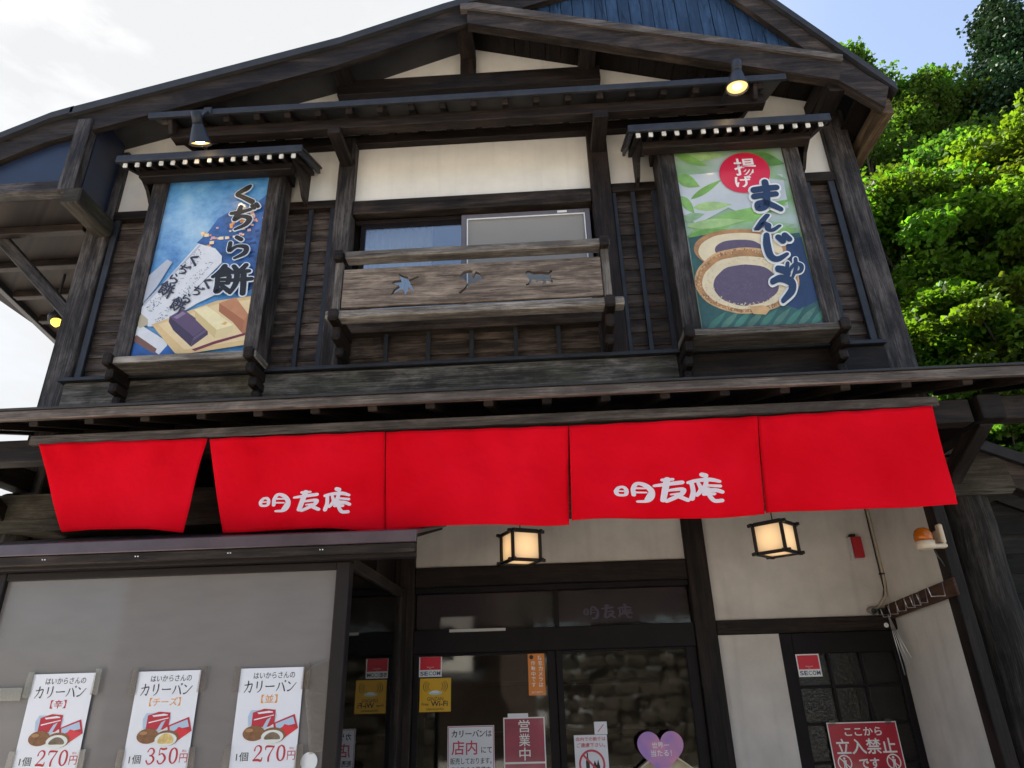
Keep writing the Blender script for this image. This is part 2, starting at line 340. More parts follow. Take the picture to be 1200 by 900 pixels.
# ------------------------------------------------------------------ materials
W_DARK = wood('dark stained wood', (.007, .005, .0042), (.045, .029, .022), .6)
W_POST = wood('weathered post wood', (.013, .0105, .010), (.125, .108, .100), .62, patch=.8)
W_GREY = wood('silvered rail wood', (.080, .069, .060), (.37, .33, .285), .7, patch=.7)
W_SIDE = wood('siding wood', (.026, .019, .0155), (.165, .125, .10), .65, patch=.9, gv=26)
W_BEAM = wood('old beam wood', (.024, .021, .018), (.25, .225, .195), .7, patch=.9, moss=(.06, .065, .035))
W_LOG = wood('rough log wood', (.010, .009, .008), (.085, .074, .064), .8, gu=1.6, gv=46, patch=.9, bump=.8)
W_MOSS = wood('mossy log wood', (.022, .018, .013), (.085, .075, .06), .8, patch=.9, moss=(.05, .06, .03))
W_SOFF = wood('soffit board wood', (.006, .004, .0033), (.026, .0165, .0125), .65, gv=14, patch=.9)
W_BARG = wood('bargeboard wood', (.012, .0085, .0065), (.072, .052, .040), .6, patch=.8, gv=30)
W_LIT = wood('bounce lit eave wood', (.05, .032, .018), (.20, .14, .085), .6, patch=.8)  # lighter tone carries the bounce light on the right eave board
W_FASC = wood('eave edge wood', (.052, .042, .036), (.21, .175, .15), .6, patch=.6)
W_PLANK = wood('cut-out plank wood', (.078, .058, .045), (.33, .262, .205), .7, patch=.7, gv=20)
W_RED = wood('reddish hook board wood', (.035, .016, .010), (.10, .05, .032), .6)
W_BLUE = wood('blue black gable boards', (.016, .034, .070), (.042, .086, .165), .45, patch=.7, gv=12)
METAL = plain('dark roof metal', (.030, .029, .030), .5, .0, .3, 6, spec=.3)
METALB = plain('blue black trim metal', (.026, .028, .034), .45, .0, .3, 9, spec=.3)
METALP = plain('purple brown flashing', (.10, .075, .085), .3, .4, .2, 5)
NAVY = plain('navy gable panel', (.012, .02, .045), .4, 0, .25, 3)
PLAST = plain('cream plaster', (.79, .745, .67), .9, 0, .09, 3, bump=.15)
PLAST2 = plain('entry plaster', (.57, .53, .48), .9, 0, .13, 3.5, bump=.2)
def streaks(m, amt):
    t = m.node_tree; b = t.nodes['Principled BSDF']; src = b.inputs['Base Color'].links[0].from_socket
    tc = t.nodes.new('ShaderNodeTexCoord'); mp = t.nodes.new('ShaderNodeMapping'); mp.inputs['Scale'].default_value = (14, 14, 1.1); nz = t.nodes.new('ShaderNodeTexNoise'); nz.inputs['Scale'].default_value = 1; nz.inputs['Detail'].default_value = 5
    rr = t.nodes.new('ShaderNodeMapRange'); rr.inputs[1].default_value = .52; rr.inputs[2].default_value = .8; rr.inputs[3].default_value = 1; rr.inputs[4].default_value = 1-amt
    mu = t.nodes.new('ShaderNodeMixRGB'); mu.blend_type = 'MULTIPLY'; mu.inputs[0].default_value = 1
    L2 = t.links.new; L2(tc.outputs['Object'], mp.inputs[0]); L2(mp.outputs[0], nz.inputs['Vector']); L2(nz.outputs[0], rr.inputs[0]); L2(src, mu.inputs[1]); L2(rr.outputs[0], mu.inputs[2]); L2(mu.outputs[0], b.inputs['Base Color'])
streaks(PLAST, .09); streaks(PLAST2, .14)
FRAME = plain('bronze window frame', (.016, .012, .012), .5, .0, .15, 10, spec=.2)
FRAMED = plain('dark entrance frame', (.010, .0075, .0085), .5, .0, .2, 10, spec=.15)
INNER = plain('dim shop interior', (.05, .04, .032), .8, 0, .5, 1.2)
GLASS = glass('window glass', refl=2.4)
GLASSD = glass('door glass', refl=.72, rough=.04)
GLASST = glass('transom glass', refl=.25, rough=.04)
GLASSB = glass('rippled door glass', (.35, .35, .32), .55, .06, .015, 1)
WHITE = plain('white paint', (.8, .8, .78), .5, 0, .03, 20)
PAPER = plain('white poster paper', (.74, .75, .79), .35, 0, .02, 6, coat=.15)
INK = plain('black ink', (.012, .012, .014), .5)
REDINK = plain('dark red ink', (.45, .012, .03), .45)
ORINK = plain('orange ink', (.75, .30, .03), .45)
RED = plain('sign red', (.62, .015, .03), .4, coat=.2)

# ------------------------------------------------------------------ ground and hill
mb = MB()
mb.face([(-400, -400, 0), (400, -400, 0), (400, 400, 0), (-400, 400, 0)])
tag(mb.build('ground', plain('pale stone paving ground', (.40, .37, .33), .85, 0, .25, 1.5, bump=.2)), kind='structure')
def hill_h(x, y): 
    return max(0, (y-7.5)*.62 + max(0, x-4)*.30 + mnoise.noise((x*.12, y*.12, 3))*1.2 - max(0, 4-x)*.7) if y > 7 else 0
mb = MB(); n = 44
pts = [[(-2+i*1.8, 7+j*1.4) for j in range(n)] for i in range(n)]
for i in range(n-1):
    for j in range(n-1):
        q = [pts[i][j], pts[i+1][j], pts[i+1][j+1], pts[i][j+1]]
        mb.face([(a, b, hill_h(a, b)-.05) for a, b in q])
tag(mb.build('hillside', plain('forest floor', (.018, .024, .009), .95, 0, .6, 1.8, bump=.6, spec=.05), smooth=True), kind='structure')

mb = MB(); prev = None
for k in range(61):
    a = R(-100+k*3.4); d = 150+20*mnoise.noise((k*.2, 1, 0)); h = 14+16*mnoise.noise((k*.17, 5, 2))+4*mnoise.noise((k*.6, 9, 2)); d2 = d+60
    cur_ = [(d*math.sin(a), d*math.cos(a), -.5), ((d+25)*math.sin(a), (d+25)*math.cos(a), max(4, h*.7)), (d2*math.sin(a), d2*math.cos(a), max(6, h))]
    if prev:
        for q in range(2): mb.face([prev[q], cur_[q], cur_[q+1], prev[q+1]])
    prev = cur_
tag(mb.build('hills', plain('far wooded hills', (.030, .045, .018), .95, 0, .6, .25, bump=.8, spec=.05), smooth=True), kind='structure')

# ------------------------------------------------------------------ the shop building
B = thing('shop_building', (0, 4, 0), 'dark timber two storey shop with cream plaster panels and a wide gable roof', 'building')

# outer roof line in the plane of the gable front (Y = 3.6)
YF = 3.6
kinkL = P(63, 135, YF); apexS = (1.14, 7.12); cornR = P(1047, 100, YF); m1 = P(400, 47, YF); m2 = P(520, 8, YF)
farL = (-3.36, P(63, 135, 3.6)[1]+.03)
rightTop = P(903, 0, YF)
dz = (rightTop[1]-cornR[1])/(rightTop[0]-cornR[0])
# left slope keeps on past the picture's top until it meets the steep right slope
sl_ = (m2[1]-m1[1])/(m2[0]-m1[0])*.85
ax = (cornR[1]-dz*cornR[0]-m2[1]+sl_*m2[0])/(sl_-dz); apexS = (ax, m2[1]+sl_*(ax-m2[0]))
left_line = [kinkL, m1, m2, apexS]
wing_line = [(-4.74, 4.12+(P(0, 160, YF)[1]-4.12)*1.46/(6.2+P(0, 160, YF)[0])), P(0, 160, YF), kinkL]
print('WL', wing_line)
right_line = [apexS, rightTop, cornR]
def slab(line, th, y0, y1):
    return line + [(x, z-th) for x, z in line[::-1]]
YB = 11.0
MB().prism(slab([(-3.36, m1[1]+(kinkL[1]-m1[1])*(-3.36-m1[0])/(kinkL[0]-m1[0]))]+left_line[1:], .07, 0, 0), YF-.03, YB).build('roof', METAL, B, .006)
MB().prism(slab(right_line, .075, 0, 0), YF-.03, YB).build('roof', METAL, B, .006)
def lower(line, d): return [(x, z-d) for x, z in line]
# bargeboards: a long one on the left, the upper right one, the low one across
MB().prism(slab(lower(wing_line+left_line[1:-1]+[(apexS[0]-.15, m2[1]+sl_*(apexS[0]-.15-m2[0]))], .072), .19, 0, 0), YF, YF+.045).build('bargeboard', W_BARG, B, .006)
up_in = [P(862, 0, YF), P(952, 63, YF)]
ex = ((up_in[0][1]-up_in[1][1])/(up_in[0][0]-up_in[1][0]))
topin = (apexS[0]-.05, up_in[0][1]+ex*(apexS[0]-.05-up_in[0][0]))
MB().prism([(apexS[0]-.02, apexS[1]-.08), (rightTop[0], rightTop[1]-.08), (cornR[0]-.06, cornR[1]-.02), up_in[1], up_in[0], topin], YF, YF+.045).build('bargeboard', W_BARG, B, .006)
lb0, lb1 = P(548, 13, YF), P(985, 75, YF)
lb0b, lb1b = P(548, 30, YF), P(982, 97, YF)
MB().prism([lb0, lb1, lb1b, lb0b], YF-.025, YF+.05).build('bargeboard', W_BARG, B, .006)
MB().prism([P(985, 75, YF), P(1040, 104, YF), P(1036, 128, YF), P(982, 97, YF)], YF-.02, YF+.05).build('bargeboard', W_BARG, B, .006)
# thin cap strip on the low bargeboard
MB().prism([P(540, 10, YF), P(560, 9, YF), P(985, 70, YF), P(985, 76, YF), P(555, 16, YF), P(540, 17, YF)], YF-.045, YF+.02).build('cap_strip', W_FASC, B, .003)
# vertical blue boards of the upper gable
blue = [P(560, 22, YF+.07), P(660, -15, YF+.07), (apexS[0], apexS[1]-.1), topin, P(885, 10, YF+.07), P(968, 80, YF+.07)]
mbb = MB(); x0 = blue[0][0]; x1 = blue[-1][0]
def blue_top(x):
    a, b = left_line[-2], left_line[-1]
    zl = a[1]+(b[1]-a[1])*(x-a[0])/(b[0]-a[0])-.1
    zr = up_in[1][1]+ex*(x-up_in[1][0])+.06
    return min(zl, zr)
def blue_bot(x): return lb0[1]+(lb1[1]-lb0[1])*(x-lb0[0])/(lb1[0]-lb0[0])-.03
x = x0-.05
while x < x1:
    wd = .088; a, b = x, x+wd-.005
    if blue_top(a) > blue_bot(a) or blue_top(b) > blue_bot(b):
        ta, tb = max(blue_top(a), blue_bot(a)+.002), max(blue_top(b), blue_bot(b)+.002)
        yy = YF+.055+random.uniform(0, .006)
        n0 = len(mbb.f); o = random.uniform(0, 30)
        q = [(a, blue_bot(a)), (b, blue_bot(b)), (b, tb), (a, ta)]
        mbb.prism(q, yy, yy+.02)
        k = sum(len(f) for f in mbb.f[:n0])
        for i in range(k, len(mbb.uv)):
            u, v = mbb.uv[i]; mbb.uv[i] = (v+o, u)
    x += wd
mbb.build('gable_boards', W_BLUE, B, .002)
MB().prism([(x0, blue_bot(x0)+.01), (x1, blue_bot(x1)+.01), (x1, blue_bot(x1)+.1), (apexS[0], apexS[1]-.12)], YF+.085, YF+.1).build('gable_backing', NAVY, B)
# soffit above the recessed gable wall, boards running out from the wall
for sgn, xe in ((-1, -3.3), (1, 2.42)):
    mbs = MB(); x = -.42
    sl = .285 if sgn < 0 else .305
    while (x-xe)*sgn < 0:
        xa, xb = x, x+sgn*.118
        za, zb = 6.47-sl*abs(xa+.42), 6.47-sl*abs(xb+.42)
        mbs.bar(((xa+xb)/2, YF+.05, (za+zb)/2), ((xa+xb)/2, 4.1, (za+zb)/2), math.hypot(xb-xa, zb-za), .02, Vector((-(zb-za), 0, xb-xa))*sgn)
        x += sgn*.122
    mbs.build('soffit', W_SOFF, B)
# purlins reaching from the wall to the bargeboard, and the short posts under them
for xc, z in ((-.445, 6.33), (.5, 6.06), (-1.42, 6.06), (1.62, 5.72), (2.19, 5.50), (-2.5, 5.75)):
    box('purlin', W_DARK, B, xc-.06, xc+.06, YF+.055, 3.99, z-.06, z+.085)
for xc, zt in ((-.445, 6.36), (.5, 6.1), (-1.42, 6.1)):
    box('strut', W_DARK, B, xc-.062, xc+.062, 3.93, 4.0, 5.9, zt)
# gable wall plaster (Y = 4.0)
MB().prism([(-3.2, 5.5), (2.3, 5.5), (2.3, 5.62), (-.42, 6.46), (-3.2, 5.66)], 4.0, 4.06).build('plaster_panel', PLAST, B)
box('beam', W_DARK, B, -1.48, .6, 3.88, 3.995, 5.90, 6.05)
box('plaster_panel', PLAST, B, -3.15, 2.25, 4.0, 4.06, 4.90, 5.5, 0)
box('side_wall', W_SIDE, B, -3.26, -3.2, 4.06, 10.5, 0, 5.2, 0)
box('side_wall', W_SIDE, B, 2.27, 2.33, 4.06, 10.5, 0, 5.4, 0)
box('rear_wall', W_SIDE, B, -3.2, 2.27, 10.4, 10.46, 0, 5.4, 0)
MB().prism([(-3.2, 5.4), (2.27, 5.4), (apexS[0], apexS[1]-.15), (-3.2, 5.5)], 10.4, 10.46).build('rear_gable', W_SIDE, B)
# right eave running back
box('eave_board', W_LIT, B, cornR[0]-.10, cornR[0]-.02, YF+.05, 10.8, cornR[1]-.20, cornR[1]-.06)
box('soffit', W_SOFF, B, 2.34, cornR[0]-.1, YF+.06, 10.8, cornR[1]-.04, cornR[1]-.02, 0)
box('eave_beam', W_DARK, B, 2.14, 2.26, 3.62, 4.0, 5.36, 5.46)

# posts, beams, siding of the upper storey
for a, b in ((-3.30, -3.12), (2.205, 2.39)):
    box('corner_post', W_POST, B, a, b, 3.955, 4.10, 2.75, 5.52, .008)
for a, b in ((-1.425, -1.30), (.455, .60)):
    box('post', W_DARK if a > 0 else W_POST, B, a, b, 3.93, 4.06, 3.5, 5.5, .006)
    box('bracket_arm', W_DARK, B, a+.02, b-.02, 3.58, 3.93, 5.21, 5.27)
box('beam', W_BARG, B, -1.298, .453, 3.95, 4.03, 4.785, 4.905, .006)
box('beam', W_DARK, B, -3.12, -1.427, 3.96, 4.03, 4.865, 4.935)
box('beam', W_BARG, B, .602, 2.203, 3.96, 4.03, 4.865, 4.94)
box('sill_beam', W_BARG, B, -1.298, .453, 3.94, 4.03, 3.785, 3.955)
box('ledge', METALB, B, -3.15, 2.2, 3.885, 4.0, 3.505, 3.53, .002)
box('girt', W_BEAM, B, -3.118, .9, 3.915, 4.06, 3.28, 3.503, .008)
box('girt', W_DARK, B, .902, 2.2, 3.915, 4.06, 3.28, 3.503, .008)
box('backing_wall', W_SOFF, B, -3.15, -1.30, 4.065, 4.1, 3.2, 4.9, 0)
box('backing_wall', W_SOFF, B, .46, 2.25, 4.065, 4.1, 3.2, 4.9, 0)
box('backing_wall', W_SOFF, B, -1.3, .46, 4.065, 4.1, 3.2, 3.95, 0)
def siding(xa, xb, z0, z1, bats, h=.098):
    m_ = MB(); z = z0
    while z < z1-.01:
        zz = min(z+h+.012, z1)
        rot = Matrix.Rotation(R(-6.5), 3, 'X')
        m_.beam(((xa+xb)/2, 4.018+random.uniform(-.001, .001), (z+zz)/2), (xb-xa, .012, zz-z), rot)
        z += h
    s_ = m_.build('siding', W_SIDE, B, .0015)
    for bx, bw in bats: box('batten', METALB, s_, bx-bw/2, bx+bw/2, 3.972, 3.998, z0-.0, z1, .002)
siding(-3.118, -2.6, 3.53, 4.865, [(-3.085, .045), (-2.78, .045)])
siding(-1.9, -1.428, 3.53, 4.865, [(-1.86, .035), (-1.615, .03), (-1.452, .035)])
siding(.602, 1.0, 3.53, 4.865, [(.62, .026), (.755, .03), (.91, .04)])
siding(1.78, 2.203, 3.53, 4.865, [(2.005, .04), (2.175, .045)])
siding(-1.298, .453, 3.53, 3.785, [(-1.28, .028), (-1.0, .028), (-.715, .028), (-.425, .028), (-.13, .028), (.155, .028), (.438, .028)])

# window
WN = box('window', FRAME, B, -1.29, .45, 4.032, 4.062, 4.752, 4.784, .002)
def sash(xa, xb, z0, z1, y, m, t=.03):
    f_ = MB(); f_.box(xa, xa+t, y, y+.025, z0, z1).box(xb-t, xb, y, y+.025, z0, z1).box(xa+t, xb-t, y+.001, y+.024, z1-t, z1).box(xa+t, xb-t, y+.001, y+.024, z0, z0+t)
    return f_.build('sash', m, WN, .002)
sash(-1.25, -.47, 3.955, 4.752, 4.04, FRAMED, .035)
sash(-.50, .435, 3.955, 4.765, 4.005, plain('grey sash', (.16, .14, .15), .4, .2, .1, 10), .035)
f_ = MB(); z1 = 4.722
f_.box(-.46, -.452, 3.998, 4.004, 4.0, z1).box(.39, .398, 3.998, 4.004, 4.0, z1).box(-.452, .39, 3.9985, 4.0035, z1-.008, z1).box(-.452, .39, 3.9985, 4.0035, 4.0, 4.008)
f_.build('screen_edge', WHITE, WN)
box('pane', GLASS, WN, -1.214, -.5, 4.05, 4.054, 3.985, 4.717, 0)
box('pane', glass('screened glass', (.55, .55, .53), .7, .08, .55), WN, -.464, .399, 4.016, 4.02, 3.985, 4.73, 0)
box('label_tag', WHITE, WN, .2, .27, 3.999, 4.003, 4.735, 4.752, 0)
cur = MB(); pr = None
for i in range(61):
    x = -1.25+i*.0085; y = 4.17+.025*math.sin(i*.95)+.01*math.sin(i*.37)
    if pr: cur.face([(pr[0], pr[1], 3.7), (x, y, 3.7), (x, y, 4.8), (pr[0], pr[1], 4.8)])
    pr = (x, y)
cur.build('curtain', plain('pale curtain', (.7, .68, .64), .9), WN, smooth=True)
cur = MB(); pr = None
for i in range(61):
    x = -.3+i*.0095; y = 4.17+.02*math.sin(i*.8)
    if pr: cur.face([(pr[0], pr[1], 3.7), (x, y, 3.7), (x, y, 4.8), (pr[0], pr[1], 4.8)])
    pr = (x, y)
cur.build('curtain', plain('beige curtain', (.45, .38, .30), .9), WN, smooth=True)
box('room_back', plain('upper room painted sky reflection', (.06, .16, .36), .7), WN, -1.3, .46, 5.2, 5.25, 3.6, 4.9, 0)  # sky reflection of the window put into the wall's blue
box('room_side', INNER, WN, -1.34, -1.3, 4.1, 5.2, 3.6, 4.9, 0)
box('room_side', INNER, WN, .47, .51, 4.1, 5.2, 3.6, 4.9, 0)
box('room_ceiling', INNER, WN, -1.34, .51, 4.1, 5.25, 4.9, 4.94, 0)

# balcony with cut-outs
BA = box('balcony', W_GREY, B, -1.205, .50, 3.60, 3.69, 4.15, 4.205, .006)
box('lower_rail', W_GREY, BA, -1.30, .555, 3.60, 3.69, 3.712, 3.765, .006)
for xc in (-1.245, .465):
    box('upright', W_GREY, BA, xc-.024, xc+.024, 3.625, 3.665, 3.765, 4.15, .004)
    box('bracket', W_DARK, BA, xc-.03, xc+.03, 3.57, 3.93, 4.135, 4.205, .01)
    k_ = MB(); k_.box(xc-.032, xc+.032, 3.575, 3.93, 3.69, 3.772)
    k_.box(xc-.028, xc+.028, 3.66, 3.93, 3.60, 3.69); k_.box(xc-.026, xc+.026, 3.76, 3.93, 3.53, 3.60); k_.build('bracket', W_DARK, BA, .012)
# plank with three openings cut right through (filled with booleans of plain outlines)
plank = box('plank', W_PLANK, BA, -1.215, .436, 3.632, 3.662, 3.80, 4.086, .004)
def cutter(pts):
    o = MB().prism(pts, 3.6, 3.7).build('cutter', None, None); return o
def zb(zx, zy): return P(440+zx*220/1200, 300+zy*60/327, 3.634)
leaf = [zb(*q) for q in ((150, 112), (175, 124), (205, 132), (214, 150), (272, 128), (276, 138), (226, 160), (222, 172), (262, 184), (232, 190), (250, 232), (212, 200), (208, 218), (186, 254), (178, 215), (160, 214), (92, 256), (120, 208), (150, 188), (98, 172), (120, 156), (162, 152))]
gink = [zb(*q) for q in ((532, 128), (560, 100), (600, 90), (622, 92), (616, 118), (626, 128), (640, 97), (664, 106), (690, 136), (692, 152), (640, 166), (606, 178), (580, 210), (546, 242), (528, 236), (570, 200), (588, 172), (570, 150), (545, 138))]
monk = [zb(*q) for q in ((958, 104), (968, 94), (985, 92), (1010, 102), (1060, 100), (1108, 104), (1118, 90), (1130, 92), (1128, 104), (1118, 112), (1124, 150), (1134, 160), (1130, 174), (1112, 164), (1100, 140), (1088, 152), (1090, 178), (1068, 184), (1072, 156), (1044, 156), (1042, 174), (1026, 172), (1024, 154), (1002, 152), (990, 184), (964, 190), (962, 180), (980, 172), (984, 150), (962, 128))]
cs = [cutter(q) for q in (leaf, gink, monk)]
for c in cs:
    md = plank.modifiers.new('hole', 'BOOLEAN'); md.operation = 'DIFFERENCE'; md.object = c; md.solver = 'EXACT'
dg = bpy.context.evaluated_depsgraph_get()
nm = bpy.data.meshes.new_from_object(plank.evaluated_get(dg)); plank.modifiers.clear(); plank.data = nm
for c in cs: bpy.data.objects.remove(c)

# pent roof over the window (hisashi)
HX0, HX1 = -2.68, 1.80
hs = MB(); hs.bar(((HX0+HX1)/2, 3.5, 5.40), ((HX0+HX1)/2, 4.0, 5.61), HX1-HX0, .022); PH = hs.build('pent_roof', METAL, B, .003)
box('edge_strip', METALB, PH, HX0-.005, HX1+.005, 3.488, 3.512, 5.362, 5.412, .003)
box('purlin', W_DARK, PH, HX0+.12, HX1-.12, 3.60, 3.68, 5.27, 5.36, .004)
box('purlin', W_SOFF, PH, HX0+.2, HX1-.2, 3.93, 3.995, 5.43, 5.52, .004)
x = HX0+.1
while x < HX1-.05:
    MB().bar((x, 3.53, 5.36), (x, 3.98, 5.548), .045, .05).build('rafter', W_DARK, PH, .004); x += .222
for xx in (HX0+.14, HX1-.2):
    MB().bar((xx, 3.54, 5.32), (xx, 3.98, 5.5), .03, .11).build('end_board', W_DARK, PH, .004)

# left wing of the roof: boxed gable end, soffit, knee brace
box('beam', W_POST, B, -4.7, -3.27, 3.59, 3.68, 4.838, 4.932, .006)
box('strut', W_POST, B, -3.29, -3.175, 3.585, 3.665, 4.838, 5.50, .006)
MB().prism([(-4.6, 4.93), (-3.29, 4.93), (-3.29, 5.45), (-3.52, 5.36), (-3.9, 5.2), (-4.6, 4.95)], 3.645, 3.665).build('gable_panel', NAVY, B)
box('gable_return', NAVY, B, -3.19, -3.175, 3.67, 3.96, 4.85, 5.6, 0)
box('beam_end', W_MOSS, B, -3.215, -3.085, 3.56, 3.955, 4.70, 4.835, .01)
w1 = Vector((-3.4, 3.62)); 
def Pz(px, py, z):
    d = RT*((px-600)/FPX)+UP*((450-py)/FPX)+FW; t = (z-CAM_H)/d.z; return Vector((d.x*t, d.y*t))
e0, e1 = Pz(-60, 275, 4.83), Pz(70, 400, 4.83)
sf = MB(); pl = [(-3.3, 3.68), (-4.72, 3.68), (e0.x, e0.y), (e1.x, e1.y), (-3.3, e1.y)]
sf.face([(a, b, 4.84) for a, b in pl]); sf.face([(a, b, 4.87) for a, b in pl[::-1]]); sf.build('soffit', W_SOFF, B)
wp = [(-3.34, YF-.03), (kinkL[0], YF-.03), P(0, 160, YF)[:1]+(YF-.03,), (-6.2, YF-.03)]
def wz(x):
    for a_, b2 in zip(wing_line, wing_line[1:]):
        if x <= b2[0]+1e-6: return a_[1]+(b2[1]-a_[1])*(x-a_[0])/(b2[0]-a_[0])
    return kinkL[1]+.05
wxs = [-4.74, e0.x, e1.x, P(0, 160, YF)[0], kinkL[0], -3.34]; wxs.sort()
def wyb(x): return e0.y if x <= e0.x else (e0.y+(e1.y-e0.y)*(x-e0.x)/(e1.x-e0.x) if x < e1.x else e1.y)
wr = MB()
wxs = [q for q in wxs if q >= -4.74]
if e1.x < e0.x:
    def wyb(x): return e1.y if x > e0.x else e0.y+(e1.y-e0.y)*max(0, min(1, (x-e0.x)/(e1.x-e0.x)))
for a_, b2 in zip(wxs, wxs[1:]):
    if b2-a_ < .01: continue
    for dz2 in (0, -.06):
        wr.face([(a_, YF-.03, wz(a_)+dz2), (b2, YF-.03, wz(b2)+dz2), (b2, wyb(b2), wz(b2)+dz2), (a_, wyb(a_), wz(a_)+dz2)])
    wr.face([(a_, YF-.03, wz(a_)), (b2, YF-.03, wz(b2)), (b2, YF-.03, wz(b2)-.06), (a_, YF-.03, wz(a_)-.06)])
wr.build('roof', METAL, B)
print('WING', e0, e1)
MB().bar((e0.x, e0.y, 4.83), (e1.x, e1.y, 4.83), .05, .10).build('eave_board', METALB, B, .004)
for k in range(5):
    y = 3.95+k*.42
    xl = e0.x+(e1.x-e0.x)*max(0, (y-e0.y))/(e1.y-e0.y) if y > e0.y else -4.7
    box('joist', W_DARK, B, xl+.05, -3.32, y, y+.06, 4.775, 4.838, .004)
a = P(84, 372, 4.05); b = P(-8, 268, 4.05)
MB().bar((a[0], 4.05, a[1]), (b[0], 4.05, b[1]), .09, .085).build('knee_brace', W_POST, B, .006)

# lower eave
EV = MB(); EV.bar((-.2, 3.2, 2.985), (-.2, 4.0, 3.245), 8.8, .03); LE = EV.build('lower_eave', METAL, B, .003)
box('edge_board', W_FASC, LE, -4.6, 4.2, 3.175, 3.21, 2.945, 2.995, .004)
box('metal_edge', METAL, LE, -4.6, 4.2, 3.165, 3.22, 2.996, 3.008, .002)
box('purlin', W_DARK, LE, -4.6, 2.2, 3.32, 3.42, 2.76, 2.885, .006)
box('purlin', W_BARG, LE, 2.33, 4.2, 3.33, 3.43, 2.775, 2.90, .006)
x = -4.5
while x < 4.1:
    MB().bar((x, 3.225, 2.946), (x, 3.99, 3.195), .05, .045).build('rafter', W_DARK, LE, .004); x += .303
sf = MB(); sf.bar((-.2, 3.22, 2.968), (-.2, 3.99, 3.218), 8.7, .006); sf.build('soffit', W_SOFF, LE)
box('banner_rail', W_FASC, LE, -2.725, 2.03, 3.285, 3.318, 2.842, 2.893, .003)
for xc in (2.295, -3.21):
    box('bracket_arm', W_DARK, B, xc-.058, xc+.058, 3.30, 3.93, 2.77, 2.90, .006)
    MB().bar((xc, 3.82, 2.60), (xc, 3.40, 2.80), .075, .09).build('knee_brace', W_BARG, B, .006)
    lpx = xc if xc < 0 else 2.385; lp = MB()
    lp.tube([(lpx+.006*math.sin(k*1.7), 3.945+.006*math.cos(k*2.3), k*.196) for k in range(15)], [(.105 if xc < 0 else .135)*(1.06-.005*k)+.004*math.sin(k*2.9) for k in range(15)], 14)
    lp.build('lower_post', W_LOG, B, smooth=True)
# heavy log beam whose ends stick out past the posts
lg = MB()
lg.prism([(-3.95, 2.50), (2.59, 2.50), (2.62, 2.53), (2.60, 2.69), (2.56, 2.715), (2.45, 2.70), (2.3, 2.72), (-3.9, 2.72)], 3.80, 4.02); lg.build('log_beam', W_MOSS, B, .02)

# ground floor: front wall behind the showcase, recessed entry (Y = 4.6)
box('front_wall', W_DARK, B, -3.2, -1.0, 4.05, 4.1, 0, 2.5, 0)
box('return_wall', W_DARK, B, -1.05, -1.0, 4.1, 4.66, 0, 2.65, 0)
box('entry_ceiling', W_SOFF, B, -1.05, 2.2, 4.02, 4.7, 2.64, 2.68, 0)
box('post', W_DARK, B, -1.0, -.868, 4.56, 4.68, 0, 2.64, .006)
box('post', W_DARK, B, .918, 1.054, 4.56, 4.68, 0, 2.64, .006)
box('lintel', W_DARK, B, -.867, .917, 4.57, 4.68, 2.207, 2.333, .006)
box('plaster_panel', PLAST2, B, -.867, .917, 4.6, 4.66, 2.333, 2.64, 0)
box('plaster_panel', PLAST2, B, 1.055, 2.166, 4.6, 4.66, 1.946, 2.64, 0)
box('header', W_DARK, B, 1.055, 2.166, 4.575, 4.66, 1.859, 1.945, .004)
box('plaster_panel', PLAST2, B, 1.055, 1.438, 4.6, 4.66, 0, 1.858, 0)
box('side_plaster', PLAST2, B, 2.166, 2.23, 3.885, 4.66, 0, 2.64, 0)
box('trim_post', W_DARK, B, 2.135, 2.20, 3.79, 3.884, 0, 2.5, .004)
# shop room seen dimly through the doors
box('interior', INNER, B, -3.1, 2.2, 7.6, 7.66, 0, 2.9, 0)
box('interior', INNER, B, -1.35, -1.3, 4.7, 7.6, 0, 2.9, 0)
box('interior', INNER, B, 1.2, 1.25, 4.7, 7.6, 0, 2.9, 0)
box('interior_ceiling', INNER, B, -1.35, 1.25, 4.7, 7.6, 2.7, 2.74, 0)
tb = MB(); tb.box(-.7, .9, 6.2, 6.7, 0, .95).box(-.7, .9, 6.5, 6.7, 1.2, 1.24).box(-.7, .9, 6.5, 6.7, 1.6, 1.64); tb.build('counter', W_RED, B, .004)
# transom and sliding doors
TR = box('transom', FRAMED, B, -.866, .916, 4.59, 4.65, 2.17, 2.206, .003)
box('transom_rail', FRAMED, TR, -.866, .916, 4.575, 4.655, 1.80, 1.94, .003)
box('mullion', FRAMED, TR, .04, .07, 4.595, 4.64, 1.94, 2.17, .002)
box('pane', GLASST, TR, -.866, .04, 4.615, 4.62, 1.94, 2.17, 0)
REFLM = plain('painted banner reflection maroon', (.028, .010, .014), .6, 0, .3, 4)
box('reflection_board', REFLM, TR, -.86, .91, 4.635, 4.642, 1.945, 2.165, 0)  # added board, its maroon painted as the red banner's reflection in the transom
REFLP = plain('painted reflection purple', (.085, .055, .10), .5)
for ch, cxx in (('mei', .236), ('yuu', .345), ('an', .452)): brush(ch, cxx, 1.985, .088, .08, 4.632, REFLP, TR, .0)  # mirrored banner characters painted on as lettering
box('pane', GLASST, TR, .07, .916, 4.615, 4.62, 1.94, 2.17, 0)
def door_leaf(xa, xb, y, sl, sr, name='sliding_door'):
    f_ = MB(); f_.box(xa, xa+sl, y, y+.04, 0, 1.80).box(xb-sr, xb, y, y+.04, 0, 1.80).box(xa+sl, xb-sr, y+.002, y+.038, 1.785, 1.80).box(xa+sl, xb-sr, y+.002, y+.038, 0, .25)
    d = f_.build(name, FRAMED, B, .003); box('pane', GLASSD, d, xa+sl, xb-sr, y+.018, y+.022, .25, 1.785, 0); return d
door_leaf(-.866, .036, 4.60, .035, .055)
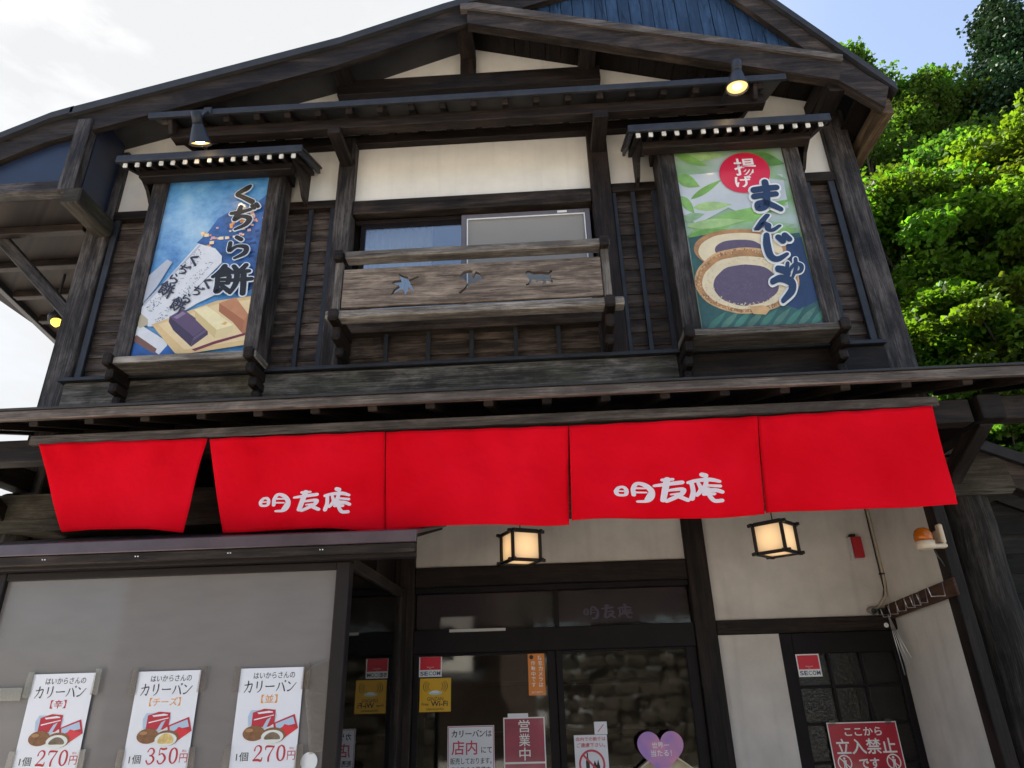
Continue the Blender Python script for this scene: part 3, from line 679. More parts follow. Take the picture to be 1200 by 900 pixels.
door_leaf(.037, .916, 4.59, .04, .068)
# right door with rippled panes
f_ = MB(); f_.box(1.439, 1.515, 4.6, 4.65, 0, 1.858).box(2.125, 2.165, 4.6, 4.65, 0, 1.858).box(1.515, 2.125, 4.601, 4.649, 1.735, 1.858).box(1.515, 2.125, 4.601, 4.649, 0, .5)
SD = f_.build('side_door', FRAMED, B, .003)
for q in (1.717, 1.913): box('glazing_bar', FRAMED, SD, q-.009, q+.009, 4.605, 4.64, .5, 1.735, .002)
for q in (1.548, 1.345, 1.14, .93, .72):
    for xa, xb in ((1.515, 1.708), (1.726, 1.904), (1.922, 2.125)): box('glazing_bar', FRAMED, SD, xa, xb, 4.606, 4.639, q-.008, q+.008, .002)
box('pane', GLASSB, SD, 1.515, 2.125, 4.62, 4.624, .5, 1.735, 0)
box('interior', INNER, B, 1.3, 2.16, 5.4, 5.45, 0, 2.6, 0)
box('door_strip', plain('grey strip', (.5, .48, .45), .5), TR, -.635, -.275, 4.57, 4.5745, 1.925, 1.942, 0)

# ------------------------------------------------------------------ display case (projecting take-out window)
DC = thing('display_case', (-1.7, 3.6, 0), 'bronze framed projecting display case with grey blind and purple flashed roof, left of the entrance', 'display case')
box('frame_post', FRAME, DC, -.977, -.914, 3.19, 3.262, 0, 2.155, .004)
box('frame_post', FRAME, DC, -2.66, -2.572, 3.19, 3.262, 0, 2.155, .004)
box('top_rail', FRAME, DC, -2.572, -.977, 3.195, 3.255, 2.120, 2.155, .003)
m_, t_, b_ = mat('grey blind behind glass'); b_.inputs['Base Color'].default_value = (.235, .215, .205, 1); b_.inputs['Roughness'].default_value = .55; b_.inputs['Coat Weight'].default_value = .55; b_.inputs['Coat Roughness'].default_value = .05
tcn = t_.nodes.new('ShaderNodeTexCoord'); mpn = t_.nodes.new('ShaderNodeMapping'); mpn.inputs['Scale'].default_value = (1, 1, 3.5); nzn = t_.nodes.new('ShaderNodeTexNoise'); nzn.inputs['Scale'].default_value = 5; nzn.inputs['Detail'].default_value = 6
t_.links.new(tcn.outputs['Object'], mpn.inputs[0]); t_.links.new(mpn.outputs[0], nzn.inputs['Vector'])
rpn = t_.nodes.new('ShaderNodeValToRGB'); rpn.color_ramp.elements[0].position = .35; rpn.color_ramp.elements[1].position = .7; rpn.color_ramp.elements[0].color = (.150, .137, .130, 1); rpn.color_ramp.elements[1].color = (.168, .154, .147, 1)
t_.links.new(nzn.outputs[0], rpn.inputs[0]); t_.links.new(rpn.outputs[0], b_.inputs['Base Color'])
box('blind_panel', m_, DC, -2.572, -.977, 3.215, 3.235, .5, 2.12, 0)
box('side_pane', glass('side glass', refl=.8, rough=.02), DC, -.935, -.929, 3.262, 4.40, .5, 2.13, 0)
box('side_rail', W_BARG, DC, -.955, -.912, 3.262, 4.44, 2.13, 2.185, .003)
box('side_stile', W_BARG, DC, -.955, -.912, 4.395, 4.45, 0, 2.13, .003)
box('side_stile', FRAME, DC, -.952, -.915, 4.45, 4.56, 0, 2.2, .003)
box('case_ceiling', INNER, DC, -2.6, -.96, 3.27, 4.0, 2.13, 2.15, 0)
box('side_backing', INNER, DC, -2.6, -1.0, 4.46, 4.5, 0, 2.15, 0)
box('curtain_rod', plain('brass rod', (.30, .19, .06), .3, .8), DC, -1.06, -1.045, 3.3, 4.3, 1.93, 1.945)
rf = MB(); rf.bar((-1.75, 3.10, 2.262), (-1.75, 4.05, 2.500), 2.33, .02); RF = rf.build('case_roof', METALP, DC, .003)
box('roof_edge', METALP, RF, -2.95, -.587, 3.085, 3.12, 2.216, 2.27, .003)
box('roof_edge', W_BARG, RF, -2.93, -.592, 3.095, 3.13, 2.172, 2.214, .003)
box('roof_edge', FRAME, RF, -2.92, -.60, 3.13, 3.19, 2.156, 2.176, .003)
sf = MB(); sf.bar((-1.75, 3.13, 2.245), (-1.75, 4.04, 2.475), 2.28, .012); sf.build('case_soffit', W_SOFF, RF)
for k in range(4):
    cx = P(50+108*k, 653, 3.09)[0]
    MB().prism(circ(cx, 2.195, .003, n=8), 3.091, 3.096).prism(circ(cx+.012, 2.195, .003, n=8), 3.091, 3.096).build('screw', WHITE, RF)

# ------------------------------------------------------------------ red noren banner
m_, t_, b_ = mat('red cloth'); N = t_.nodes
b_.inputs['Base Color'].default_value = (.93, .0025, .016, 1); b_.inputs['Roughness'].default_value = .9; b_.inputs['Specular IOR Level'].default_value = .08
tl = N.new('ShaderNodeBsdfTranslucent'); tl.inputs[0].default_value = (.98, .003, .016, 1); ms = N.new('ShaderNodeMixShader'); ms.inputs[0].default_value = .30
t_.links.new(b_.outputs[0], ms.inputs[1]); t_.links.new(tl.outputs[0], ms.inputs[2]); t_.links.new(ms.outputs[0], N['Material Output'].inputs[0])
tcn = N.new('ShaderNodeTexCoord'); fd = N.new('ShaderNodeTexNoise'); fd.inputs['Scale'].default_value = 2.2; fd.inputs['Detail'].default_value = 6; fdr = N.new('ShaderNodeValToRGB')
fdr.color_ramp.elements[0].position = .35; fdr.color_ramp.elements[1].position = .68; fdr.color_ramp.elements[0].color = (.80, .002, .012, 1); fdr.color_ramp.elements[1].color = (.97, .006, .024, 1)
t_.links.new(tcn.outputs['Object'], fd.inputs['Vector']); t_.links.new(fd.outputs[0], fdr.inputs[0]); t_.links.new(fdr.outputs[0], b_.inputs['Base Color'])
wv = N.new('ShaderNodeTexNoise'); wv.inputs['Scale'].default_value = 5; wv.inputs['Detail'].default_value = 3; bp = N.new('ShaderNodeBump'); bp.inputs['Strength'].default_value = .85; bp.inputs['Distance'].default_value = .04
t_.links.new(tcn.outputs['Object'], wv.inputs['Vector']); t_.links.new(wv.outputs[0], bp.inputs['Height']); t_.links.new(bp.outputs[0], b_.inputs['Normal'])
CLOTH = m_
PINKW = plain('chalky white lettering', (.74, .64, .68), .8)
NB = thing('noren_banner', (0, 3.3, 2.85), 'long red cloth shop curtain of five panels with white lettering under the lower eave', 'shop curtain')
YN = 3.278
panels = [((45, 520), (243, 514), (216, 625), (67, 622), .0), ((245, 514), (451, 506), (451, 621), (257, 621), .4), ((452, 506), (666, 499), (667, 613), (452, 621), .9), ((667, 499), (887, 488), (895, 603), (670, 610), 1.7), ((888, 488), (1092, 476), (1122, 592), (898, 602), 2.6)]
def cloth_y(i, u, v):          # v = 0 at the rail, 1 at the hem
    ph = panels[i][4]
    return YN + (.0022 if v > .955 else 0) + v*(.020*math.sin(u*5.5+ph*3)+.009*math.sin(u*13+ph+v*1.5)) + .006*math.sin(u*26+ph*2)*math.exp(-((v-.06)/.12)**2) + .010*v*v*(1 if i % 2 else -1) + .0035*math.sin(u*9+v*7+ph)*v + .004*math.exp(-((u-.04-.28*v)/.05)**2)*(1-v) - .004*math.exp(-((u-.97+.25*v)/.05)**2)*(1-v) + .03*v*v*((1-u)**4 if i == 0 else 0)
for i, pn in enumerate(panels):
    q = [P(*pn[k], YN) for k in range(4)]
    nu, nv = 44, 24; mb = MB()
    vs = []
    for j in range(nv+1):
        v = j/nv; row = []
        for k in range(nu+1):
            u = k/nu
            a = [q[0][d]+(q[1][d]-q[0][d])*u for d in (0, 1)]; b = [q[3][d]+(q[2][d]-q[3][d])*u for d in (0, 1)]
            bow = -.016*math.sin(u*math.pi)*v if i in (0,) else .006*math.sin(u*math.pi*2+i)*v
            pinch = (.035*math.sin(v*math.pi)*(1-v) if i == 0 else 0)
            row.append((a[0]+(b[0]-a[0])*v+pinch*(u-.5)*-.6, cloth_y(i, u, v), a[1]+(b[1]-a[1])*v-bow))
        vs.append(row)
    for j in range(nv):
        for k in range(nu): mb.face([vs[j][k], vs[j+1][k], vs[j+1][k+1], vs[j][k+1]])
    me = mb.mesh('panel', fix=False)
    bm = bmesh.new(); bm.from_mesh(me); bmesh.ops.remove_doubles(bm, verts=bm.verts, dist=1e-5); bm.to_mesh(me); bm.free()
    pan = link('panel', me, CLOTH, NB, smooth=True)
    sd_ = pan.modifiers.new('cloth', 'SOLIDIFY'); sd_.thickness = .0016; sd_.offset = 0
    if i in (1, 3):
        spans = [(304, 577, 339, 600), (342, 576, 377, 600), (379, 574, 411, 602)] if i == 1 else [(724, 563, 763, 588), (768, 560, 804, 588), (808, 556, 843, 588)]
        for ch, (xa, ya, xb, yb) in zip(('mei', 'yuu', 'an'), spans):
            A = P(xa, yb, YN); C = P(xb, ya, YN)
            for side in (-1, 1):
                fx = lambda u, v: (A[0]+u*(C[0]-A[0]), A[1]+v*(C[1]-A[1]))
                me = brush_mb(ch, fx, .006, None, 0).mesh('lettering', fix=False)
                for vv in me.vertices:
                    v = (q[0][1]-vv.co.z)/(q[0][1]-q[3][1]); xa_, xb_ = q[0][0]+(q[3][0]-q[0][0])*v, q[1][0]+(q[2][0]-q[1][0])*v; u = (vv.co.x-xa_)/(xb_-xa_)
                    vv.co.y = cloth_y(i, u, v) + side*(.0036) + (vv.co.y if side < 0 else -vv.co.y)
                link('lettering', me, PINKW, pan)

# ------------------------------------------------------------------ the two picture signboards
def printm(name, col, noise=.0, scale=20, coat=.3): return plain(name, col, .45, 0, noise, scale, coat)
TIPW = plain('chipped white paint', (.66, .64, .59), .6, 0, .35, 40)
def sign_case(name, label, xL0, xL1, xR0, xR1, roofx, bracket_y, rakes):
    T = thing(name, ((xL0+xR1)/2, 3.95, 3.55), label, 'sign', None)
    for a, b in ((xL0, xL1), (xR0, xR1)):
        box('frame_post', W_POST, T, a, b, 3.75, 3.955, 3.571, 5.06, .004)
    box('head_rail', W_DARK, T, xL0-.02, xR1+.02, 3.74, 3.955, 5.062, 5.15, .004)
    box('header_board', W_DARK, T, roofx[0]+.105, roofx[1]-.105, 3.655, 3.735, 4.975, 5.034, .004)
    box('sill', W_GREY, T, xL0-.012, xR1+.02, 3.70, 3.90, 3.52, 3.57, .005)
    box('back_board', W_DARK, T, xL1, xR0, 3.80, 3.83, 3.571, 5.06, 0)
    for xc in (xL0+.02, xR1-.02):
        k_ = MB(); k_.box(xc-.03, xc+.03, 3.665, 3.93, 3.505, 3.585).box(xc-.027, xc+.027, 3.72, 3.93, 3.43, 3.505).box(xc-.027, xc+.027, 3.78, 3.93, 3.36, 3.43).box(xc-.027, xc+.027, 3.84, 3.93, 3.29, 3.36)
        k_.build('bracket', W_DARK, T, .012)
    x0, x1 = roofx
    rf_ = MB(); rf_.bar(((x0+x1)/2, 3.55, 5.065), ((x0+x1)/2, 3.955, 5.235), x1-x0, .018); rr = rf_.build('sign_roof', METAL, T, .003)
    box('roof_edge', METALB, rr, x0-.004, x1+.004, 3.538, 3.562, 5.02, 5.078, .003)
    for xe in (x0+.09, x1-.09):
        eb = MB(); n_ = len(eb.v)
        pts = [(3.60, 5.05), (3.955, 5.2), (3.955, 4.88), (3.87, 4.90), (3.80, 4.98), (3.70, 5.03)]
        eb.face([(xe-.012, y, z) for y, z in pts]); eb.face([(xe+.012, y, z) for y, z in pts[::-1]])
        for i in range(len(pts)):
            a, b = pts[i], pts[(i+1) % len(pts)]
            eb.face([(xe-.012, *a), (xe+.012, *a), (xe+.012, *b), (xe-.012, *b)])
        eb.build('end_board', W_DARK, rr)
    for xe in (x0+.02, x1-.02):
        MB().bar((xe, 3.565, 5.04), (xe, 3.95, 5.205), .02, .045).build('rake_board', METALB, rr, .002)
    k = 15
    for i in range(k):
        x = x0+.06+(x1-x0-.12)*i/(k-1)
        r_ = MB().bar((x, 3.572, 5.012), (x, 3.93, 5.165), .028, .034).build('rafter', W_DARK, rr)
        jx, jz = random.uniform(-.003, .003), random.uniform(-.003, .003); box('rafter_tip', TIPW, r_, x-.0145+jx, x+.0145+jx, 3.560, 3.572, 4.988+jz, 5.022+jz*.5, .002)
    return T
SA = sign_case('picture_signboard', 'tall blue signboard with sweets and brush lettering, under its own little roof', -2.715, -2.603, -1.864, -1.772, (-2.875, -1.56), 3.75, None)
SB = sign_case('picture_signboard', 'tall green signboard with a filled bun and red disc, under its own little roof', .918, 1.033, 1.787, 1.892, (.70, 2.05), 3.75, None)
YS = 3.772
# --- blue sign print
m_, t_, b_ = mat('blue evening print'); N = t_.nodes; b_.inputs['Roughness'].default_value = .4; b_.inputs['Coat Weight'].default_value = .5; b_.inputs['Coat Roughness'].default_value = .05
uvn = N.new('ShaderNodeUVMap'); uvn.uv_map = 'UVMap'; nzn = N.new('ShaderNodeTexNoise'); nzn.inputs['Scale'].default_value = 2.6; nzn.inputs['Detail'].default_value = 7; nzn.inputs['Roughness'].default_value = .7
t_.links.new(uvn.outputs[0], nzn.inputs['Vector']); rpn = N.new('ShaderNodeValToRGB'); e = rpn.color_ramp.elements
e[0].position = .35; e[0].color = (.035, .16, .42, 1); e[1].position = .68; e[1].color = (.22, .45, .68, 1); e.new(.5).color = (.09, .29, .58, 1)
t_.links.new(nzn.outputs[0], rpn.inputs[0]); t_.links.new(rpn.outputs[0], b_.inputs['Base Color'])
oc = N.new('ShaderNodeTexCoord'); vs_ = N.new('ShaderNodeVectorMath'); vs_.operation = 'DISTANCE'; vs_.inputs[1].default_value = (-.12, 0, 1.02); m6 = N.new('ShaderNodeMapping'); m6.inputs['Scale'].default_value = (1, 0, 1)
t_.links.new(oc.outputs['Object'], m6.inputs[0]); t_.links.new(m6.outputs[0], vs_.inputs[0]); mr6 = N.new('ShaderNodeMapRange'); mr6.inputs[1].default_value = .02; mr6.inputs[2].default_value = .42; mr6.inputs[3].default_value = .8; mr6.inputs[4].default_value = 0
ml6 = N.new('ShaderNodeMath'); ml6.operation = 'MULTIPLY'; rr6 = N.new('ShaderNodeMapRange'); rr6.inputs[1].default_value = .3; rr6.inputs[2].default_value = .6; t_.links.new(nzn.outputs[0], rr6.inputs[0])
t_.links.new(vs_.outputs['Value'], mr6.inputs[0]); t_.links.new(mr6.outputs[0], ml6.inputs[0]); t_.links.new(rr6.outputs[0], ml6.inputs[1]); mx6 = N.new('ShaderNodeMixRGB'); mx6.inputs[2].default_value = (.42, .60, .74, 1)
t_.links.new(ml6.outputs[0], mx6.inputs[0]); t_.links.new(rpn.outputs[0], mx6.inputs[1]); t_.links.new(mx6.outputs[0], b_.inputs['Base Color'])
ART = sheet(rect(-2.603, -1.864, 3.571, 5.06), 3.776, 'picture_print', m_, SA, .02)
def SL(zx, zy): return P(150+zx*180/736, 200+zy*220/900, YS)
lay = [YS]
def art(pts, m, conv=SL, parent=None, name='print'):
    lay[0] -= .00010
    q = [conv(*p) for p in pts]
    if conv is SL: q = [(min(max(x, -2.602), -1.866), max(z, 3.572)) for x, z in q]
    else: q = [(min(max(x, 1.034), 1.786), max(z, 3.572)) for x, z in q]
    return MB().prism(q, lay[0], lay[0]+.00006).build(name, m, parent or ART)
town = printm('print dusk blue', (.035, .11, .32), .5, 12)
glow = printm('print pale glow', (.33, .52, .70), .25, 5)
art([(380, 300), (430, 230), (500, 190), (600, 170), (680, 110), (640, 560), (520, 600), (440, 400), (330, 345)], town)
tw2 = printm('print night blue', (.02, .05, .17), .4, 20)
for k in range(16):
    x = random.uniform(430, 620); y = random.uniform(240, 560); a_ = random.uniform(16, 46)
    art([(x, y), (x+a_, y-5), (x+a_, y+6), (x, y+11)], tw2, name='print_roof')
orp = [printm('print lamp orange', (.85, .36, .10)), printm('print lamp pink', (.75, .40, .36)), printm('print lamp cream', (.85, .66, .40))]
for k in range(44):
    t = random.random(); x = 340+t*290+random.uniform(-25, 25); y = 345-t*130+random.uniform(-30, 60)
    s_ = random.uniform(4, 11); art([(x-s_, y-s_*.6), (x+s_, y-s_*.8), (x+s_, y+s_*.6), (x-s_, y+s_*.8)], random.choice(orp), name='print_lamp')
deep = printm('print deep blue', (.01, .09, .34), .3, 10)
art([(10, 890), (20, 830), (200, 780), (300, 885)], deep)
pk = printm('print paper white', (.66, .68, .72), .06, 20); pk2 = printm('print paper grey', (.42, .45, .52), .06, 20)
art([(96, 505), (190, 428), (215, 440), (140, 560), (60, 640)], pk2)
art([(60, 655), (340, 352), (420, 375), (452, 412), (450, 445), (150, 745), (100, 750), (62, 710)], pk)
art([(75, 640), (345, 358), (352, 362), (80, 652)], pk2)
art([(150, 742), (400, 500), (470, 470), (500, 560), (330, 640), (200, 720)], pk)
art([(46, 750), (64, 742), (192, 822), (190, 840), (150, 884), (30, 800)], pk)
art([(30, 798), (44, 790), (140, 856), (130, 882), (30, 822)], printm('print brown loaf', (.17, .075, .05)))
art([(50, 700), (66, 688), (98, 715), (98, 740), (60, 758), (46, 744)], printm('print loaf end', (.45, .40, .28)))
inkp = printm('print ink', (.03, .03, .05)); greyp = printm('print fine writing', (.22, .24, .30))
mw = MB()
for k in range(420):
    t = random.random(); sx = random.uniform(-50, 80); x = 110+t*260+sx*.5; y = 690-t*290+sx*.6+random.uniform(-10, 10)
    if abs(sx-20) < 22: continue
    a_ = random.uniform(2, 8); b2 = random.uniform(-4, 7)
    q = [SL(x, y), SL(x+a_, y+b2), SL(x+a_-2, y+b2+3), SL(x-2, y+3)]
    mw.face([(px, lay[0]-.0004-.000002*k, pz) for px, pz in q])
tag(link('writing_speck', mw.mesh('writing_speck', fix=False), greyp, ART), kind='stuff'); lay[0] -= .0009
def brush_pts(ch, o, ux, uy, m, parent, conv, grow=0.0, name='lettering', gap=.0009):
    """a brushed character with its own skewed frame, o = origin, ux/uy = edge vectors, all in sign picture units"""
    fx = lambda u, v: conv(o[0]+ux[0]*u+uy[0]*v, o[1]+ux[1]*u+uy[1]*v)
    lay[0] -= gap
    return link(name, brush_mb(ch, fx, grow, None, lay[0]).mesh(name, fix=False), m, parent)
for o, ch in zip([(306, 452), (258, 500), (212, 545), (165, 598)], ('ku', 'di', 'ra', 'mochi')):
    s_ = 1.25 if ch == 'mochi' else .95
    brush_pts(ch, (o[0]-22, o[1]-12), (46*s_, 24*s_), (24*s_, -46*s_), inkp, ART, SL, .02, gap=.0007)
for o, ch in zip([(372, 562), (325, 602), (275, 640), (222, 672)], ('ku', 'di', 'ra', 'mochi')):
    s_ = 1.25 if ch == 'mochi' else .95
    brush_pts(ch, (o[0]-22, o[1]-12), (44*s_, 24*s_), (24*s_, -44*s_), inkp, ART, SL, .02, gap=.0007)
tray = printm('print tray', (.66, .47, .22), .1, 9); tray2 = printm('print tray light', (.74, .58, .32), .1, 9)
art([(118, 742), (430, 628), (600, 606), (600, 838), (270, 885), (230, 880)], tray)
art([(150, 742), (430, 645), (600, 622), (600, 815), (275, 862)], tray2)
def block(pts_top, pts_l, pts_r, c, d1, d2):
    art(pts_l, printm('print sweet side', d1)); art(pts_r, printm('print sweet end', d2)); art(pts_top, printm('print sweet top', c, .12, 12))
block([(204, 705), (268, 668), (385, 752), (318, 800)], [(204, 705), (318, 800), (306, 848), (222, 770), (200, 730)], [(318, 800), (385, 752), (388, 790), (306, 850)], (.10, .06, .12), (.045, .025, .06), (.06, .035, .075))
art([(222, 708), (268, 680), (282, 690), (240, 716)], printm('print sheen', (.24, .18, .28))); art([(318, 806), (376, 764), (380, 776), (318, 820)], printm('print sheen side', (.12, .08, .15)))
block([(322, 672), (382, 652), (508, 745), (430, 768)], [(322, 672), (430, 768), (420, 808), (330, 720)], [(430, 768), (508, 745), (505, 778), (418, 812)], (.80, .70, .42), (.62, .48, .22), (.68, .56, .30))
block([(442, 640), (520, 612), (640, 690), (560, 722)], [(442, 640), (560, 722), (552, 785), (505, 730), (440, 680)], [(560, 722), (640, 690), (640, 780), (552, 790)], (.50, .22, .10), (.36, .13, .05), (.42, .17, .07))
art([(470, 728), (482, 732), (470, 745), (450, 742)], printm('print chestnut', (.70, .42, .12)))
art([(310, 862), (420, 822), (600, 780), (600, 792), (420, 836), (325, 870)], printm('print red stick', (.16, .02, .04)))
halo = printm('print halo white', (.70, .78, .86))
LET = [('ku', (506, 170), (105, -6), (4, -86)), ('di', (480, 290), (130, -10), (12, -105)), ('ra', (470, 430), (120, -6), (4, -100)), ('mochi', (410, 595), (170, -5), (6, -125))]
for ch, o, ux, uy in LET: brush_pts(ch, o, ux, uy, halo, ART, SL, .075, name='lettering_edge', gap=.0010)
for ch, o, ux, uy in LET: brush_pts(ch, o, ux, uy, INK, ART, SL, .034, gap=.0010)

# --- green sign print
m_, t_, b_ = mat('green leaf print'); N = t_.nodes; b_.inputs['Roughness'].default_value = .4; b_.inputs['Coat Weight'].default_value = .5; b_.inputs['Coat Roughness'].default_value = .05
uvn = N.new('ShaderNodeUVMap'); uvn.uv_map = 'UVMap'; nzn = N.new('ShaderNodeTexNoise'); nzn.inputs['Scale'].default_value = 3; nzn.inputs['Detail'].default_value = 2
t_.links.new(uvn.outputs[0], nzn.inputs['Vector']); rpn = N.new('ShaderNodeValToRGB'); e = rpn.color_ramp.elements
e[0].position = .35; e[0].color = (.17, .33, .12, 1); e[1].position = .68; e[1].color = (.42, .50, .50, 1); e.new(.5).color = (.30, .42, .30, 1)
t_.links.new(nzn.outputs[0], rpn.inputs[0]); t_.links.new(rpn.outputs[0], b_.inputs['Base Color'])
ARB = sheet(rect(1.033, 1.787, 3.571, 5.06), 3.776, 'picture_print', m_, SB, .02)
lay[0] = YS
def SR(zx, zy): return P(780+zx*200/818, 170+zy*220/900, YS)
def artr(pts, m, name='print'): return art(pts, m, SR, ARB, name)
def leafp(a, b, wd, m):
    pts = []; dx, dy = b[0]-a[0], b[1]-a[1]; l = math.hypot(dx, dy); nx, ny = -dy/l, dx/l
    for i in range(13): t = i/12; s_ = math.sin(math.pi*t**.8)*wd; pts.append((a[0]+dx*t+nx*s_, a[1]+dy*t+ny*s_))
    for i in range(11, 0, -1): t = i/12; s_ = math.sin(math.pi*t**.8)*wd; pts.append((a[0]+dx*t-nx*s_, a[1]+dy*t-ny*s_))
    artr(pts, m, 'print_leaf')
gp = [printm('print leaf %d' % i, c, .3, 8) for i, c in enumerate([(.14, .32, .06), (.20, .40, .10), (.10, .24, .06), (.33, .50, .20), (.25, .40, .22)])]
artr([(40, 150), (250, 130), (560, 140), (590, 300), (420, 350), (300, 300), (150, 380), (70, 330)], printm('print grey sky', (.47, .52, .56), .1, 4))
for a, b, wd, k in [((50, 60), (300, 45), 24, 3), ((40, 40), (200, 100), 18, 1), ((400, 50), (570, 90), 30, 2), ((50, 150), (165, 200), 30, 1), ((120, 260), (270, 165), 16, 0), ((70, 245), (140, 330), 22, 1), ((130, 300), (320, 285), 22, 3), ((70, 360), (190, 330), 20, 4), ((120, 420), (590, 280), 40, 1), ((100, 390), (380, 360), 22, 3), ((250, 420), (620, 380), 36, 4), ((420, 330), (600, 260), 20, 0), ((100, 440), (330, 410), 24, 0), ((430, 120), (585, 170), 16, 4), ((480, 440), (630, 400), 22, 1)]:
    leafp(a, b, wd, gp[k])
artr([(110, 445), (250, 420), (450, 445), (640, 420), (760, 800), (760, 870), (180, 890)], printm('print dark teal', (.025, .085, .075), .4, 8))
artr([(540, 470), (650, 440), (735, 745), (640, 790), (560, 760)], printm('print navy shade', (.015, .035, .10), .3, 8))
for k in range(9):
    x = 200+k*62; leafp((x, 890-k*3), (x+90, 800-k*4), 15, printm('print teal leaf', (.05+.02*(k % 2), .17, .12), .3, 9))
cr = printm('print crust', (.40, .205, .075), .3, 14); cr2 = printm('print crust light', (.55, .34, .15), .25, 18); cm = printm('print cream dough', (.70, .60, .40), .1, 9); an_ = printm('print bean paste', (.105, .075, .125), .12, 25)
def ell(cx, cy, rx, ry, wob=0.0, n=44, tilt=0):
    o = []
    for i in range(n):
        a = 2*math.pi*i/n; r = 1+wob*mnoise.noise((math.cos(a)*2, math.sin(a)*2, cx*.01))
        x, y = rx*math.cos(a)*r, ry*math.sin(a)*r; o.append((cx+x*math.cos(tilt)-y*math.sin(tilt), cy+x*math.sin(tilt)+y*math.cos(tilt)))
    return o
artr(ell(355, 500, 225, 98, .04), cr); artr(ell(358, 512, 205, 92, .04), cm); artr(ell(352, 505, 120, 52, .06), an_)
artr(ell(388, 650, 252, 160, .05), cr2); artr(ell(388, 652, 244, 150, .05), cr); artr(ell(386, 660, 214, 128, .06), cm); artr(ell(384, 672, 158, 100, .07), an_)
def crumbs(n_, f_, m):
    mm = MB()
    for k in range(n_):
        x, y, s_ = f_()
        q = [SR(x+s_*math.cos(a*1.2566)*random.uniform(.6, 1), y+s_*math.sin(a*1.2566)*random.uniform(.6, 1)) for a in range(5)]
        mm.face([(px, lay[0]-.00012-k*.000001, pz) for px, pz in q])
    tag(link('print_speck', mm.mesh('print_speck', fix=False), m, ARB), kind='stuff'); lay[0] -= .0006
def ring_pt(cx, cy, rx, ry, lo, hi):
    a = random.uniform(0, 6.283); k = random.uniform(lo, hi); return cx+rx*k*math.cos(a), cy+ry*k*math.sin(a), random.uniform(2, 6)
crumbs(150, lambda: ring_pt(388, 650, 240, 150, .90, 1.03), printm('print crumb light', (.60, .40, .20)))
crumbs(120, lambda: ring_pt(388, 650, 240, 150, .90, 1.03), printm('print crumb dark', (.24, .11, .04)))
crumbs(160, lambda: ring_pt(386, 660, 200, 122, .80, 1.02), printm('print dough shade', (.60, .49, .29)))
crumbs(130, lambda: ring_pt(384, 672, 150, 95, .0, .97), printm('print bean fleck', (.14, .105, .165)))
artr([(400, 775), (470, 770), (500, 790), (480, 815), (420, 812)], cr2)
artr(ell(378, 136, 122, 96, 0), printm('print red disc', (.60, .012, .05)))
whp = printm('print white', (.78, .76, .76))
c1, c2 = SR(305, 155), SR(455, 60); lay[0] -= .001
text('揚', (c1[0]+c2[0])/2-.002, (c1[1]+c2[1])/2, .15, .15, lay[0], whp, ARB, .016)
c1 = SR(372, 178); text('げ', c1[0], c1[1], .115, .10, lay[0], whp, ARB, .022)
navy = printm('print navy ink', (.012, .03, .085)); wh2 = printm('print white edge', (.74, .77, .78))
LET = [('ma', (412, 318), (145, 0), (-8, -130)), ('nn', (420, 420), (125, 0), (2, -78)), ('ji', (450, 560), (140, 0), (0, -122)), ('yu', (565, 640), (92, 0), (4, -85)), ('u', (500, 752), (120, 0), (0, -152))]
for ch, o, ux, uy in LET: brush_pts(ch, o, ux, uy, wh2, ARB, SR, .115, name='lettering_edge', gap=.0010)
for ch, o, ux, uy in LET: brush_pts(ch, o, ux, uy, navy, ARB, SR, .045, gap=.0010)

# ------------------------------------------------------------------ spotlights over the signs
LAMPM = emit('warm lamp face', (1, .58, .18), .4, (.8, .6, .3))
LAMPB = emit('warm bulb core', (1, .70, .34), 16, (.9, .8, .6))
def spotlight(label, foot, pivot, aim):
    T = thing('spotlight', foot, label, 'lamp', 'spotlights on the pent roof above the signs')
    f, p = Vector(foot), Vector(pivot); d = Vector(aim).normalized()
    MB().tube([f, p], .011).build('arm', METALB, T, smooth=True)
    MB().box(f.x-.03, f.x+.03, f.y-.012, f.y+.012, f.z-.03, f.z+.03).build('mount', METALB, T, .004)
    MB().tube([p-d*.055, p-d*.05, p+d*.03, p+d*.032], [.005, .034, .034, .02], 20).build('socket', METALB, T, smooth=True)
    q = p+d*.03
    sh = MB(); sh.tube([q, q+d*.02, q+d*.13, q+d*.135], [.032, .040, .072, .076], 28, cap=False)
    o = sh.build('shade', METALB, T, smooth=True); md = o.modifiers.new('wall', 'SOLIDIFY'); md.thickness = .004
    l_ = MB(); l_.tube([q+d*.118, q+d*.121], [.066, .066], 28); l_.build('lamp_face', LAMPM, o)
    l_ = MB(); l_.tube([q+d*.1215, q+d*.124], [.028, .026], 20); l_.build('bulb', LAMPB, o)
    return T
pa = P(231, 140, 3.36); pb = P(863, 80, 3.35)
spotlight('small dark spotlight pointing straight down above the blue signboard', (pa[0]-.02, 3.49, 5.39), (pa[0], 3.36, pa[1]), (.05, .50, -.86))
fo = P(845, 134, 3.66)
spotlight('small spotlight tilted outward with its warm face showing, above the green signboard', (fo[0]-.0, 3.62, 5.30), (pb[0], 3.35, pb[1]), (-.10, .10, -1))

